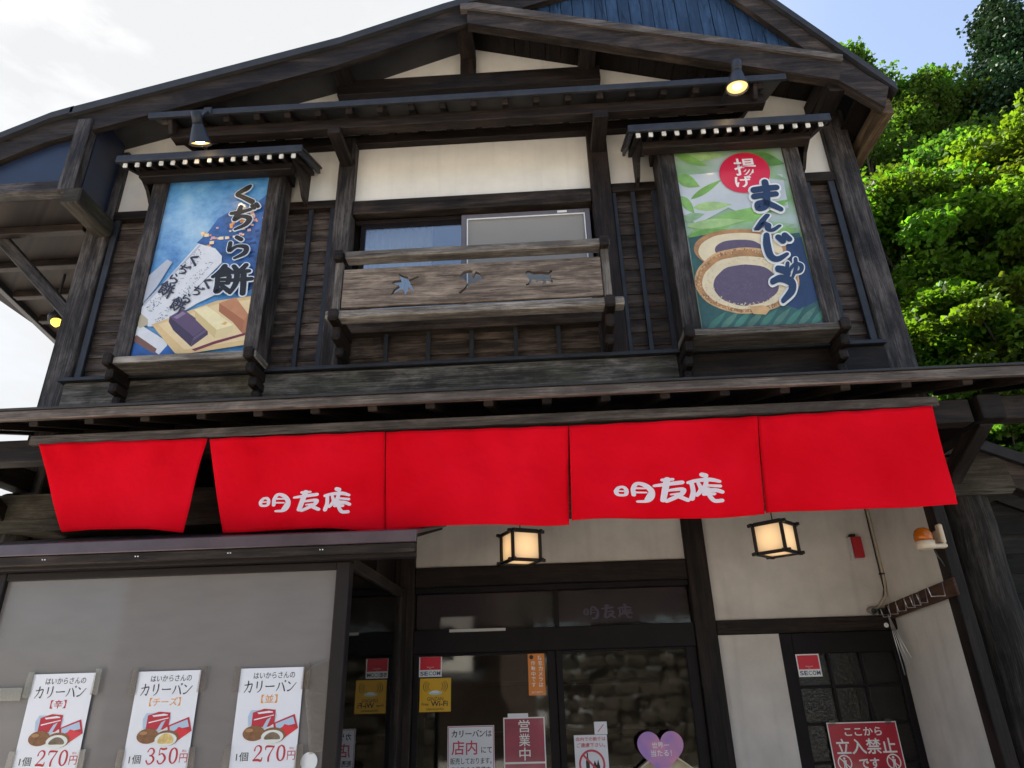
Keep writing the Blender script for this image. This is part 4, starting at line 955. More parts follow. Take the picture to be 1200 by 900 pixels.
# ------------------------------------------------------------------ lanterns
LANP = emit('lantern paper', (1, .66, .30), .55, (.75, .62, .42))
LANB = emit('lantern glow spot', (1, .55, .16), .85, (.8, .6, .3))
def lantern(label, c, rz):
    T = thing('hanging_lantern', c, label, 'lantern', 'square lanterns hanging at the entrance')
    rot = Matrix.Rotation(rz, 3, 'Z'); c = Vector(c); hw, hh = .086, .082
    def bx(mb, x, y, z, sx, sy, sz): mb.beam(c+rot @ Vector((x, y, z)), (sx, sy, sz), rot)
    for sx in (-1, 1):
        for sy in (-1, 1):
            m_ = MB(); bx(m_, sx*hw, sy*hw, 0, .017, .017, hh*2+.02); m_.build('post', METALD, T, .002)
    for z in (-hh, hh):
        for s in (-1, 1):
            m_ = MB(); bx(m_, 0, s*hw, z, hw*2+.06, .0165, .018); m_.build('rail', METALD, T, .002)
            m_ = MB(); bx(m_, s*hw, 0, z+.001, .0165, hw*2+.06, .018); m_.build('rail', METALD, T, .002)
    m_ = MB(); bx(m_, 0, 0, 0, hw*2-.012, hw*2-.012, hh*2-.006); m_.build('paper_shade', LANP, T)
    m_ = MB(); bx(m_, 0, 0, hh+.012, hw*2-.01, hw*2-.01, .008); m_.build('top_plate', METALD, T)
    m_ = MB(); m_.tube([c+Vector((0, 0, hh+.012)), c+Vector((0, 0, hh+.30))], .0035, 6); m_.build('cord', METALD, T)
    return T
METALD = plain('lantern black iron', (.012, .010, .010), .5, .2, .2, 20)
# paper glows brighter around the bulb inside: a soft falloff from the lamp's centre
def paper(name):
    m, t, b = mat(name); N = t.nodes
    b.inputs['Base Color'].default_value = (.72, .62, .45, 1); b.inputs['Roughness'].default_value = .7
    tcn = N.new('ShaderNodeTexCoord'); ln = N.new('ShaderNodeVectorMath'); ln.operation = 'LENGTH'; t.links.new(tcn.outputs['Object'], ln.inputs[0])
    mr = N.new('ShaderNodeMapRange'); mr.inputs[1].default_value = .075; mr.inputs[2].default_value = .13; mr.inputs[3].default_value = .26; mr.inputs[4].default_value = .06; t.links.new(ln.outputs['Value'], mr.inputs[0])
    t.links.new(mr.outputs[0], b.inputs['Emission Strength']); b.inputs['Emission Color'].default_value = (1, .60, .26, 1)
    return m
LANP = paper('lantern paper lit from inside')
lc = P(610, 642, 4.02); rc = P(909, 632, 4.02)
lantern('lit square lantern nearer the display case, hanging before the double doors', (lc[0], 4.02, lc[1]), R(26))
lantern('lit square lantern turned corner-on, hanging before the plain plaster wall', (rc[0], 4.02, rc[1]), R(47))

# ------------------------------------------------------------------ posters, stickers and notices
def paper_sheet(name, label, cat, x0, x1, z0, z1, Y, m, group=None, th=.0012):
    o = MB().prism(rect(x0, x1, z0, z1), Y, Y+th).build(name, m, None)
    # origin at the sheet's own foot
    c = Vector(((x0+x1)/2, Y, z0)); o.data.transform(Matrix.Translation(-c)); o.location = c
    return tag(o, label, cat, group)
CLEAR = glass('clear plastic', (.9, .9, .9), 1.0, .15, .03)
BUN = plain('poster bun brown', (.20, .085, .03), .5, 0, .4, 40); CUT = plain('poster bun white', (.70, .72, .66), .5); FILL = plain('poster filling', (.17, .12, .075), .5, 0, .4, 60); CHZ = plain('poster cheese', (.62, .45, .16), .5, 0, .3, 60); BAGB = plain('poster bag blue', (.40, .52, .66), .5)
def price_poster(label, x0, z1, kind, digits, kcol):
    Y = 3.203; W = .285; x1 = x0+W; z0 = z1-.40
    o = paper_sheet('price_poster', label, 'poster', x0, x1, z0, z1, Y, PAPER, 'curry bread price posters')
    cx = (x0+x1)/2; y1 = Y-.0008
    text('はいからさんの', cx+.012, z1-.030, .185, .026, y1, INK, o, .004)
    for i, ch in enumerate(('ka', 'ri', 'bar', 'pa', 'n')):
        brush(ch, x0+.022+i*.0485, z1-.099, .042, .047, y1, INK, o, .012)
    text('【'+kind+'】', cx, z1-.125, .072 if len(kind) == 1 else .14, .034, y1, kcol, o, .006)
    # bag, envelope and two buns
    def s(pts, m, k=1): MB().prism([(x0+a*W, z1-.022-b*W*.83) for a, b in pts], y1-.0003*k, y1-.0003*k+.0002).build('picture', m, o)
    s([(.20, .72), (.24, .62), (.60, .62), (.64, .70), (.62, .84), (.22, .88)], BAGB, 1)
    s([(.27, .66), (.44, .60), (.62, .62), (.62, .84), (.54, .90), (.27, .90)], REDINK, 2)
    s([(.34, .66), (.52, .635), (.58, .65), (.58, .665), (.36, .685)], PAPER, 3)
    s([(.30, .77), (.60, .70), (.60, .715), (.30, .79)], PAPER, 3); s([(.50, .78), (.56, .74), (.50, .92), (.44, .92)], BAGB, 3)
    s([(.60, .84), (.92, .70), (.99, .93), (.80, 1.08), (.64, 1.0)], REDINK, 3); s([(.64, .85), (.90, .74), (.94, .86), (.76, .90), (.66, .96)], BAGB, 4)
    s([(.70, .98), (.78, .86), (.98, .93), (.82, 1.06)], RED, 5)
    s([(.32+.17*math.cos(a*.3142), 1.0+.125*math.sin(a*.3142)) for a in range(20)], BUN, 6)
    s([(.25+.06*math.cos(a*.3142), .95+.03*math.sin(a*.3142)) for a in range(20)], plain('poster bun shine', (.38, .20, .08), .5), 7)
    s([(.62+.19*math.cos(a*.3142), 1.04+.13*math.sin(a*.3142)) for a in range(20)], BUN, 7)
    s([(.61+.17*math.cos(a*.3142), 1.06+.11*math.sin(a*.3142)) for a in range(20)], CUT, 8)
    s([(.61+.125*math.cos(a*.3142), 1.065+(.06 if len(kind) == 1 else .085)*math.sin(a*.3142)+.02*math.cos(a*.6284)) for a in range(20)], FILL if len(kind) == 1 else CHZ, 9)
    text('1個', x0+.052, z1-.346, .052, .034, y1, INK, o, .004)
    for i, d in enumerate(digits): brush(d, x0+.098+i*.049, z1-.364, .044, .058, y1, REDINK, o, .018)
    text('円', x0+.263, z1-.345, .034, .034, y1, REDINK, o, .003)
    text('税込', x0+.263, z1-.318, .020, .009, y1, REDINK, o, .002)
    # clear plastic holders gripping the edges
    for xx, zz in ((x0-.014, z1-.045), (x1+.012, z1-.04), (x0-.014, z1-.36), (x1+.012, z1-.36)):
        MB().prism([(xx-.017, zz-.05), (xx+.017, zz-.05), (xx+.017, zz+.055), (xx-.012, zz+.055)], Y-.006, Y-.004).build('holder', CLEAR, o)
    return o
price_poster('white curry bread price poster with red bracketed character and price 270', -2.325, 1.705, '辛', '270', REDINK)
price_poster('white curry bread price poster for the cheese bun with price 350', -1.842, 1.703, 'チーズ', '350', ORINK)
price_poster('white curry bread price poster with orange bracketed character and price 270, beside round sticker', -1.376, 1.703, '並', '270', ORINK)
def disc(name, label, cat, cx, cz, r, Y, m, th=.002):
    o = MB().prism(circ(0, 0, r, n=32), 0, th).build(name, m, None); o.location = (cx, Y, cz); return tag(o, label, cat)
disc('round_sticker', 'round white sticker on the grey blind beside the 270 poster', 'sticker', -1.036, 1.332, .036, 3.208, WHITE)
o = paper_sheet('plastic_flap', 'clear bent plastic flap at the edge of the grey blind, beside the first poster', 'plastic flap', -2.50, -2.362, 1.60, 1.652, 3.20, CLEAR)
SHN = glass('wrinkled clear film', (.95, .95, .95), .5, .3, .02, 1)
o = MB().prism([P(385, 772, 3.2), P(383, 830, 3.2), P(378, 880, 3.2), P(362, 884, 3.2), P(357, 820, 3.2), P(358, 790, 3.2), P(368, 778, 3.2)], 3.204, 3.206).build('clear_film', SHN, None); tag(o, 'wrinkled clear film taped beside the last price poster', 'plastic film')

SECR = plain('security sticker red', (.62, .012, .035), .4); SBLU = plain('security sticker blue', (.02, .06, .16), .4); STEAL = plain('security sticker teal', (.05, .35, .42), .4)
def security(label, x0, x1, z0, z1, Y):
    o = paper_sheet('security_sticker', label, 'sticker', x0, x1, z0, z1, Y, WHITE, 'security company stickers', .001)
    w_ = x1-x0; h_ = z1-z0
    MB().prism(rect(x0+.007, x1-.007, z0+h_*.33, z1-.007), Y-.0008, Y-.0004).build('red_field', SECR, o)
    tx = 'SECOM'
    for i, ch in enumerate(tx): text(ch, x0+w_*(.14+.18*i), z0+h_*.165, w_*.155, h_*.185, Y-.0009, STEAL if i == 2 else SBLU, o, .025)
    text('Secured', (x0+x1)/2, z0+h_*.46, w_*.30, h_*.05, Y-.0012, PINKW, o, .01)
    text('by', (x0+x1)/2, z0+h_*.385, w_*.09, h_*.05, Y-.0012, PINKW, o, .01)
    return o
YD = 4.61
security('red and white security sticker on the glass of the double doors, above the yellow sign', -.832, -.686, 1.667, 1.791, YD+.004)
security('red and white security sticker on the rippled glass of the narrow side door', 1.517, 1.658, 1.605, 1.734, 4.597)
YEL = plain('yellow sticker', (.72, .40, .012), .45, coat=.2)
o = paper_sheet('wifi_sticker', 'yellow square wireless network sticker on the door glass', 'sticker', -.823, -.627, 1.468, 1.659, YD+.004, YEL)
cx = -.725; YW = YD+.003
MB().prism(circ(cx, 1.575, .042, .011), YW, YW+.0004).build('cloud', plain('sticker pale blue', (.45, .68, .70), .5), o)
MB().prism(circ(cx, 1.581, .026, .008), YW-.0006, YW-.0002).build('cloud', WHITE, o)
for s in (-1, 1):
    for r_ in (.048, .062, .076):
        pts = [(cx+s*r_*math.cos(R(a)), 1.612+r_*.62*math.sin(R(a))) for a in range(-42, 43, 7)]
        arc = MB()
        for a, b in zip(pts, pts[1:]): arc.face([(a[0]-.002, YW, a[1]), (a[0]+.002, YW, a[1]), (b[0]+.002, YW, b[1]), (b[0]-.002, YW, b[1])])
        arc.build('signal_arc', INK, o)
text('GINZAN', cx, 1.541, .10, .020, YW, INK, o, .004); text('Free', cx-.062, 1.512, .042, .016, YW, INK, o, .01); text('Wi-Fi', cx+.026, 1.514, .105, .030, YW, INK, o, .02); text('OBANAZAWA', cx, 1.483, .11, .012, YW, INK, o, .01)
ORG = plain('orange notice', (.72, .22, .02), .45, coat=.2)
o = paper_sheet('camera_notice', 'narrow orange vertical security camera notice on the door glass', 'notice', -.140, -.036, 1.545, 1.786, YD+.004, ORG)
vtext('防犯カメラは', -.063, 1.775, .026, .031, YW, WHITE, o, .012); vtext('作動中です', -.108, 1.745, .026, .031, YW, WHITE, o, .012)
MB().prism(circ(-.118, 1.765, .013), YW, YW+.0004).build('camera_mark', INK, o); text('SECURITY', -.088, 1.562, .07, .011, YW, WHITE, o, .006)
# curry bread notice
RP = plain('dark pink ink', (.55, .05, .09), .5)
o = paper_sheet('shop_notice', 'white handwritten style curry bread notice with red frame on the door glass', 'notice', -.645, -.360, 1.02, 1.386, YD+.004, PAPER)
fr = MB(); y1 = YW
for a in (rect(-.641, -.364, 1.379, 1.3825), rect(-.641, -.6375, 1.02, 1.379), rect(-.3675, -.364, 1.02, 1.379)): fr.prism(a, y1, y1+.0004)
fr.build('red_border', REDINK, o)
for i, ch in enumerate(('ka', 'ri', 'bar', 'pa', 'n')): brush(ch, -.622+i*.043, 1.325, .038, .036, y1, INK, o, .03)
text('は', -.392, 1.342, .034, .034, y1, INK, o, .01)
text('店内', -.542, 1.268, .155, .078, y1, RP, o, .012); text('にて', -.407, 1.254, .065, .032, y1, INK, o, .012)
text('販売しております。', -.502, 1.197, .25, .034, y1, INK, o, .008); text('店内飲食の準備中', -.505, 1.152, .24, .030, y1, INK, o, .008)
# open poster
MAR = plain('maroon poster', (.30, .018, .06), .35, 0, .25, 7, coat=.5)
o = paper_sheet('open_poster', 'maroon poster with large white vertical open-for-business characters on the door glass', 'poster', -.303, -.050, .98, 1.425, YD+.004, WHITE)
MB().prism(rect(-.296, -.057, 1.185, 1.418), y1, y1+.0004).build('maroon_field', MAR, o)
MB().prism(rect(-.296, -.057, .985, 1.175), y1, y1+.0004).build('lower_field', MAR, o)
vtext('営業中', -.176, 1.414, .068, .075, y1-.0006, WHITE, o, .008)
o = paper_sheet('tape_strip', 'strip of white tape across the top of the maroon poster', 'tape', -.275, -.150, 1.418, 1.447, YD+.0015, PAPER)
# no food notice
o = paper_sheet('food_ban_notice', 'small white notice with a red ban ring on the sliding door, below a slip', 'notice', .122, .320, 1.02, 1.32, 4.603, PAPER)
text('店内での飲食は', .221, 1.298, .18, .022, 4.602, RP, o, .015); text('ご遠慮下さい。', .221, 1.266, .17, .024, 4.602, RP, o, .012)
ring = MB(); n = 36
for i in range(n):
    a, b = R(i*360/n), R((i+1)*360/n)
    ring.face([(.221+r_*math.cos(t), 4.602, 1.165+r_*math.sin(t)) for r_, t in ((.066, a), (.078, a), (.078, b), (.066, b))])
ring.face([(.221+dx, 4.6018, 1.165+dz_) for dx, dz_ in ((-.052, .044), (-.044, .052), (.052, -.044), (.044, -.052))]); ring.build('ban_ring', RP, o)
MB().prism([(.185, 1.10), (.207, 1.10), (.207, 1.18), (.200, 1.20), (.200, 1.225), (.192, 1.225), (.192, 1.20), (.185, 1.18)], 4.6022, 4.6026).build('bottle_mark', INK, o)
MB().prism([(.228, 1.10), (.262, 1.10), (.268, 1.15), (.258, 1.19), (.248, 1.16), (.238, 1.185), (.224, 1.15)], 4.6022, 4.6026).build('food_mark', INK, o)
o = paper_sheet('paper_slip', 'small plain paper slip taped above the red ring notice', 'notice', .248, .325, 1.322, 1.39, 4.603, PAPER)
MB().bar((.268, 4.6025, 1.335), (.305, 4.6025, 1.375), .0004, .004).build('pen_mark', RP, o)
# heart sign
m_, t_, b_ = mat('heart gradient print'); N = t_.nodes; b_.inputs['Roughness'].default_value = .35
uvn = N.new('ShaderNodeUVMap'); uvn.uv_map = 'UVMap'; nzn = N.new('ShaderNodeTexNoise'); nzn.inputs['Scale'].default_value = 7; rpn = N.new('ShaderNodeValToRGB'); e = rpn.color_ramp.elements
e[0].position = .38; e[0].color = (.36, .20, .52, 1); e[1].position = .6; e[1].color = (.62, .26, .42, 1)
t_.links.new(uvn.outputs[0], nzn.inputs['Vector']); t_.links.new(nzn.outputs[0], rpn.inputs[0]); t_.links.new(rpn.outputs[0], b_.inputs['Base Color'])
def heart(cx, cz, s):
    o = []
    for i in range(60):
        t = 2*math.pi*i/60; o.append((cx+s*16*math.sin(t)**3/16, cz+s*(13*math.cos(t)-5*math.cos(2*t)-2*math.cos(3*t)-math.cos(4*t))/16))
    return o
o = MB().prism(heart(0, 0, .134), 0, .004).build('heart_sign', m_, None); o.location = (.622, 4.515, 1.235)
tag(o, 'purple pink heart shaped card with two lines of white writing before the sliding door', 'sign')
for body, z, w_ in (('世界一', 1.262, .10), ('当たる！', 1.222, .12)):
    me = text_mesh(body, .012); xs = [v.co.x for v in me.vertices]; ys = [v.co.y for v in me.vertices]; s_ = w_/(max(xs)-min(xs))
    for v in me.vertices: v.co = Vector((.622+(v.co.x-(min(xs)+max(xs))/2)*s_, 4.514, z+(v.co.y-(min(ys)+max(ys))/2)*s_))
    link('lettering', me, WHITE, o)
BOXC = plain('cream card', (.60, .52, .36), .6, 0, .1, 8)
T = thing('fortune_box', (.64, 4.45, 0), 'cream gabled box behind the heart shaped card', 'box')
bb = MB(); bb.prism([(.44, 0), (.84, 0), (.84, 1.10), (.64, 1.235), (.44, 1.10)], 4.556, 4.58); bb.build('front', BOXC, T, .002)
bb = MB(); bb.bar((.43, 4.55, 1.10), (.64, 4.55, 1.245), .055, .012); bb.bar((.64, 4.549, 1.245), (.85, 4.549, 1.10), .055, .012); bb.build('gable_roof', BOXC, T, .002)
# no entry notice
o = paper_sheet('no_entry_notice', 'red no entry notice with white characters on the rippled glass door', 'notice', 1.625, 2.030, 1.06, 1.352, 4.597, WHITE)
y1 = 4.5958; MB().prism(rect(1.631, 2.024, 1.06, 1.346), y1, y1+.0004).build('red_field', plain('notice red', (.42, .008, .03), .35, 0, .1, 5, coat=.4), o)
text('ここから', 1.828, 1.302, .215, .045, y1-.0006, WHITE, o, .02); text('立入禁止', 1.828, 1.225, .345, .082, y1-.0006, WHITE, o, .016); text('です', 1.828, 1.136, .115, .055, y1-.0006, WHITE, o, .022)
for cx in (1.688, 1.968):
    ring = MB()
    for i in range(n):
        a, b = R(i*360/n), R((i+1)*360/n)
        ring.face([(cx+r_*math.cos(t), y1-.0006, 1.142+r_*math.sin(t)) for r_, t in ((.034, a), (.041, a), (.041, b), (.034, b))])
    ring.face([(cx+dx, y1-.0008, 1.142+dz_) for dx, dz_ in ((-.028, .024), (-.024, .028), (.028, -.024), (.024, -.028))])
    ring.prism(circ(cx, 1.164, .007, n=10), y1-.0011, y1-.001); ring.prism([(cx-.012, 1.155), (cx+.012, 1.155), (cx+.007, 1.13), (cx+.010, 1.110), (cx+.003, 1.110), (cx, 1.13), (cx-.005, 1.110), (cx-.011, 1.112), (cx-.006, 1.135)], y1-.0011, y1-.001)
    ring.build('ban_mark', WHITE, o)
for xx in (1.66, 1.985):
    MB().prism(rect(xx-.018, xx+.018, 1.335, 1.366), y1-.0015, y1-.0012).build('tape', CLEAR, o)
disc('white_dot_sticker', 'tiny white dot sticker on the dark header above the side door', 'sticker', 2.098, 1.886, .014, 4.572, WHITE)

# ------------------------------------------------------------------ small fittings at the entrance
T = thing('alarm_box', (2.02, 4.6, 2.36), 'small red alarm box with pale side brackets on the plaster wall', 'alarm')
box('cover', plain('alarm red', (.42, .012, .02), .35, coat=.4), T, 1.995, 2.058, 4.545, 4.585, 2.298, 2.432, .004)
box('back_plate', plain('alarm grey', (.55, .53, .50), .5), T, 1.982, 2.063, 4.586, 4.6, 2.286, 2.436, .002)
box('side_bracket', plain('alarm pale bracket', (.55, .53, .50), .5), T, 1.982, 1.991, 4.55, 4.586, 2.29, 2.432, .002)
box('lug', METALD, T, 2.0, 2.03, 4.56, 4.6, 2.437, 2.452, .002)
PLC = plain('aged cream plastic', (.62, .52, .38), .45, 0, .06, 10)
T = thing('warning_lamp', (2.1, 3.85, 2.3), 'orange rotating warning lamp on a cream bracket by the dark post', 'warning lamp')
lx, ly = P(1082, 630, 3.735)[0], 3.735; lz = P(1082, 634, 3.735)[1]
m_, t_, b_ = mat('orange lens'); b_.inputs['Base Color'].default_value = (.62, .16, .012, 1); b_.inputs['Transmission Weight'].default_value = .35; b_.inputs['Roughness'].default_value = .12
dm = MB(); prof = [(.0, .045), (.02, .0455), (.04, .043), (.058, .034), (.068, .02), (.071, .004)]
dm.tube([(lx, ly, lz+h) for h, r in prof], [r for h, r in prof], 24); dm.build('dome', m_, T, smooth=True)
MB().tube([(lx, ly, lz+.005), (lx, ly, lz+.045)], .016, 12).build('reflector', plain('lamp reflector', (.75, .45, .2), .2, .8), T, smooth=True)
MB().tube([(lx, ly, lz-.045), (lx, ly, lz-.04), (lx, ly, lz-.002)], [.036, .046, .048], 24).build('base', PLC, T, smooth=True)
bk = MB(); bk.box(lx+.03, lx+.105, ly-.022, ly+.022, lz-.04, lz-.018).box(lx+.083, lx+.105, ly-.0215, ly+.0215, lz-.018, lz+.085); bk.box(lx+.086, lx+.102, ly+.0215, 3.80, lz-.02, lz+.06); bk.build('bracket', PLC, T, .006)
MB().tube([(lx+.05, ly+.02, lz-.04), (lx+.055, ly+.02, lz-.07), (lx+.075, ly+.03, lz-.10), (lx+.085, ly+.03, lz-.13)], .004, 6).build('wire', INK, T, smooth=True)
# conduit
cp = [(1046, 592), (1039, 615), (1036, 640), (1040, 660), (1045, 672), (1044, 690), (1037, 706), (1024, 715)]
pts = []
for i, (a, b) in enumerate(cp): 
    yy = 4.585; x_, z_ = P(a, b, yy); pts.append((min(x_, 2.158), yy, z_))
pts[0] = (pts[0][0], 4.585, 2.66)
o = MB().tube([pts[0]]+[tuple(sum(c)/2 for c in zip(pts[i], pts[i+1])) for i in range(len(pts)-1)]+[pts[-1]], .009, 8).build('conduit', plain('beige conduit', (.42, .36, .26), .5), None, smooth=True)
o2 = MB().tube([(p[0]-.014, p[1]+.004, p[2]) for p in pts], .004, 6).build('black_wire', INK, o, smooth=True)
MB().box(pts[4][0]-.02, pts[4][0]+.02, 4.575, 4.6, pts[4][2]-.005, pts[4][2]+.005).build('clip', METAL, o)
tag(o, 'beige cable conduit with a black wire hanging in the plaster corner', 'cable')
T = thing('door_camera', (2.06, 4.57, 1.97), 'small round metal camera above the side door', 'camera')
MB().tube([(2.03, 4.6, 1.978), (2.03, 4.56, 1.975), (2.025, 4.535, 1.968)], [.02, .024, .026], 16).build('body', plain('camera grey', (.35, .33, .3), .3, .6), T, smooth=True)
MB().tube([(2.0247, 4.534, 1.9679), (2.0245, 4.531, 1.9676)], .017, 16).build('lens', plain('dark lens', (.02, .02, .02), .1), T)
box('cable_gland', FRAME, T, 2.075, 2.125, 4.55, 4.6, 1.95, 1.985, .006)
# hook board on the side wall
T = thing('hook_board', (2.16, 4.2, 1.96), 'short reddish wooden board with wire hooks on the side wall', 'hook rack')
MB().bar((2.126, 4.575, 1.960), (2.126, 3.76, 2.016), .014, .088, (0, 0, 1)).build('board', W_RED, T, .003)
WIRE = plain('bright wire', (.62, .62, .62), .3, .7)
for k, yy in enumerate((4.52, 4.42, 4.31, 4.20, 4.13, 4.05, 3.86)):
    zc = 1.962+(4.57-yy)/.79*.056; ln = .03 if k < 6 else .06
    MB().tube([(2.117, yy, zc+.04), (2.112, yy, zc-.034), (2.094-ln, yy-.01, zc-.036), (2.086-ln, yy-.01, zc+.012)], .0036, 6).build('hook', WIRE, T, smooth=True)
T = thing('wire_whisk', (2.12, 4.5, 1.7), 'bundle of thin wires hanging from the first hook by the side door', 'wires')
for k in range(4):
    MB().tube([(2.096, 4.515, 1.945), (2.098+.004*k, 4.51-.012*k, 1.82), (2.104+.006*k, 4.50-.03*k, 1.60+.03*k)], .0028, 5).build('wire', WIRE, T, smooth=True)
T = thing('soffit_lamp', (-3.6, 5.0, 4.4), 'small dark lamp with yellow glass under the wing of the roof', 'lamp')
q = Vector((P(66, 372, 4.6)[0], 4.6, P(66, 372, 4.6)[1]))
MB().tube([q+Vector((-.03, 0, .42)), q+Vector((-.03, 0, .03))], .01).build('stem', METALB, T)
MB().tube([q+Vector((-.03, 0, .05)), q+Vector((-.02, 0, .02)), q+Vector((.005, 0, -.03))], [.02, .05, .06], 16).build('shade', METALB, T, smooth=True)
MB().tube([q+Vector((.005, 0, -.03)), q+Vector((.012, 0, -.06)), q+Vector((.014, 0, -.085))], [.04, .035, .01], 14).build('bulb', emit('yellow bulb', (1, .6, .08), .7, (.8, .5, .05)), T, smooth=True)

# ------------------------------------------------------------------ neighbours
AN = thing('annex_shed', (3.6, 4.4, 0), 'dark boarded shed with a sloping roof beside the rough corner post', 'shed')
pa_, pb_ = P(1116, 517, 4.45), P(1260, 566, 4.45)
sl = (pb_[1]-pa_[1])/(pb_[0]-pa_[0]); xe = 6.5
def zr(x): return pa_[1]+sl*(x-pa_[0])
ab = MB(); z = 0
while z < zr(2.4)-.05:
    xb = xe if z+.12 < zr(xe) else min(xe, 2.4+(zr(2.4)-z-.16)/-sl)
    if xb > 2.45: ab.beam(((2.42+xb)/2, 4.5+random.uniform(-.002, .002), z+.062), (xb-2.42, .014, .13), Matrix.Rotation(R(-5), 3, 'X'))
    z += .12
ab.build('wall_boards', wood('shed dark boards', (.010, .009, .008), (.045, .040, .036), .75, patch=.9), AN, .002)
MB().prism([(2.42, zr(2.42)-.03), (xe, zr(xe)-.03), (xe, zr(xe)-.23), (2.42, zr(2.42)-.20)], 4.42, 4.46).build('bargeboard', wood('shed weathered barge', (.05, .035, .028), (.15, .115, .095), .7), AN, .004)
MB().prism([(2.38, zr(2.38)+.05), (xe, zr(xe)+.05), (xe, zr(xe)-.028), (2.38, zr(2.38)-.028)], 4.38, 7.0).build('roof', METAL, AN, .004)
MB().prism([(2.43, zr(2.43)-.25), (xe, zr(xe)-.25), (xe, zr(xe)-.36), (2.43, zr(2.43)-.33)], 4.455, 4.49).build('beam', W_DARK, AN, .004)
o = thing('white_pole', (2.75, 3.9, 0), 'thin white pole leaning before the dark shed boards', 'pole')
a, b = P(1186, 712, 3.95), P(1206, 770, 3.95)
MB().tube([(a[0], 3.95, a[1]), (b[0], 3.93, b[1]), (b[0]+.15, 3.9, 0)], [.003, .014, .016], 8).build('shaft', WHITE, o, smooth=True)

# across the street (seen in the panes, and throwing sunlight back)
OPW = plain('sunlit opposite plaster', (.72, .68, .60), .9, 0, .08, 2); OPD = plain('opposite dark boards', (.075, .05, .035), .7, 0, .4, 4)
H1 = thing('inn_building', (-4, -9, 0), 'tall dark boarded inn with a white window bay across the street', 'building')
box('wall', OPD, H1, -9.5, -.4, -12, -9, 0, 7.5, 0)
box('plaster_bay', OPW, H1, -3.5, -1.9, -9.0, -8.4, 1.9, 4.4, 0)
f_ = box('window', FRAMED, H1, -3.0, -2.35, -8.4, -8.36, 2.25, 3.0, .01); box('pane', plain('house pane', (.03, .03, .035), .1), f_, -2.95, -2.4, -8.359, -8.35, 2.3, 2.95, 0)
MB().bar((-2.7, -7.9, 1.75), (-2.7, -9.0, 2.1), 2.2, .08).build('bay_roof', METAL, H1, .01)
for z in (3.5, 6.0):
    for x in (-8.8, -6.6, -4.9):
        f_ = box('window', FRAMED, H1, x, x+1.2, -8.99, -8.93, z, z+1.2, .01); box('pane', plain('opposite pane', (.05, .06, .07), .1), f_, x+.06, x+1.14, -8.929, -8.92, z+.06, z+1.14, 0)
MB().prism([(-10.2, 7.5), (.2, 7.5), (-5, 9.8)], -12.5, -8.3).build('roof', METAL, H1, .01)
SW = plain('stone wall stone', (.07, .060, .046), .95, 0, .7, 2.2, bump=.6, spec=.1)
o = thing('stone_wall', (4, -7, 0), 'rough stone retaining wall across the street', 'wall')
st = MB()
for r_ in range(9):
    x = -.3+(r_ % 2)*.2
    while x < 11:
        w_ = random.uniform(.25, .6); h_ = random.uniform(.24, .34)
        st.beam((x+w_/2, -7+random.uniform(-.09, .09), .12+r_*.27+random.uniform(-.02, .02)), (w_+.02, .5, h_), Matrix.Rotation(random.uniform(-.18, .18), 3, 'Y')); x += w_
st.build('courses', SW, o, .07)

# ------------------------------------------------------------------ trees
def leafmat(name, col, tr, k=.45):
    m, t, b = mat(name); N = t.nodes
    b.inputs['Roughness'].default_value = .5; b.inputs['Specular IOR Level'].default_value = .15
    at = N.new('ShaderNodeAttribute'); at.attribute_name = 'shade'
    hs = N.new('ShaderNodeHueSaturation'); hs.inputs['Color'].default_value = (*col, 1)
    a1 = N.new('ShaderNodeMapRange'); a1.inputs[3].default_value = .475; a1.inputs[4].default_value = .525; N_ = t.links.new
    a2 = N.new('ShaderNodeMapRange'); a2.inputs[3].default_value = .45; a2.inputs[4].default_value = 1.3
    N_(at.outputs['Fac'], a1.inputs[0]); N_(at.outputs['Fac'], a2.inputs[0]); N_(a1.outputs[0], hs.inputs['Hue']); N_(a2.outputs[0], hs.inputs['Value'])
    N_(hs.outputs[0], b.inputs['Base Color'])
    tl = N.new('ShaderNodeBsdfTranslucent'); mu = N.new('ShaderNodeMixRGB'); mu.blend_type = 'MULTIPLY'; mu.inputs[0].default_value = 1; mu.inputs[2].default_value = (*tr, 1)
    N_(hs.outputs[0], mu.inputs[1]); N_(mu.outputs[0], tl.inputs[0])
    ms = N.new('ShaderNodeMixShader'); ms.inputs[0].default_value = k; N_(b.outputs[0], ms.inputs[1]); N_(tl.outputs[0], ms.inputs[2]); N_(ms.outputs[0], N['Material Output'].inputs[0])
    return m
BARK = wood('bark', (.03, .022, .016), (.10, .08, .06), .9, gv=14)
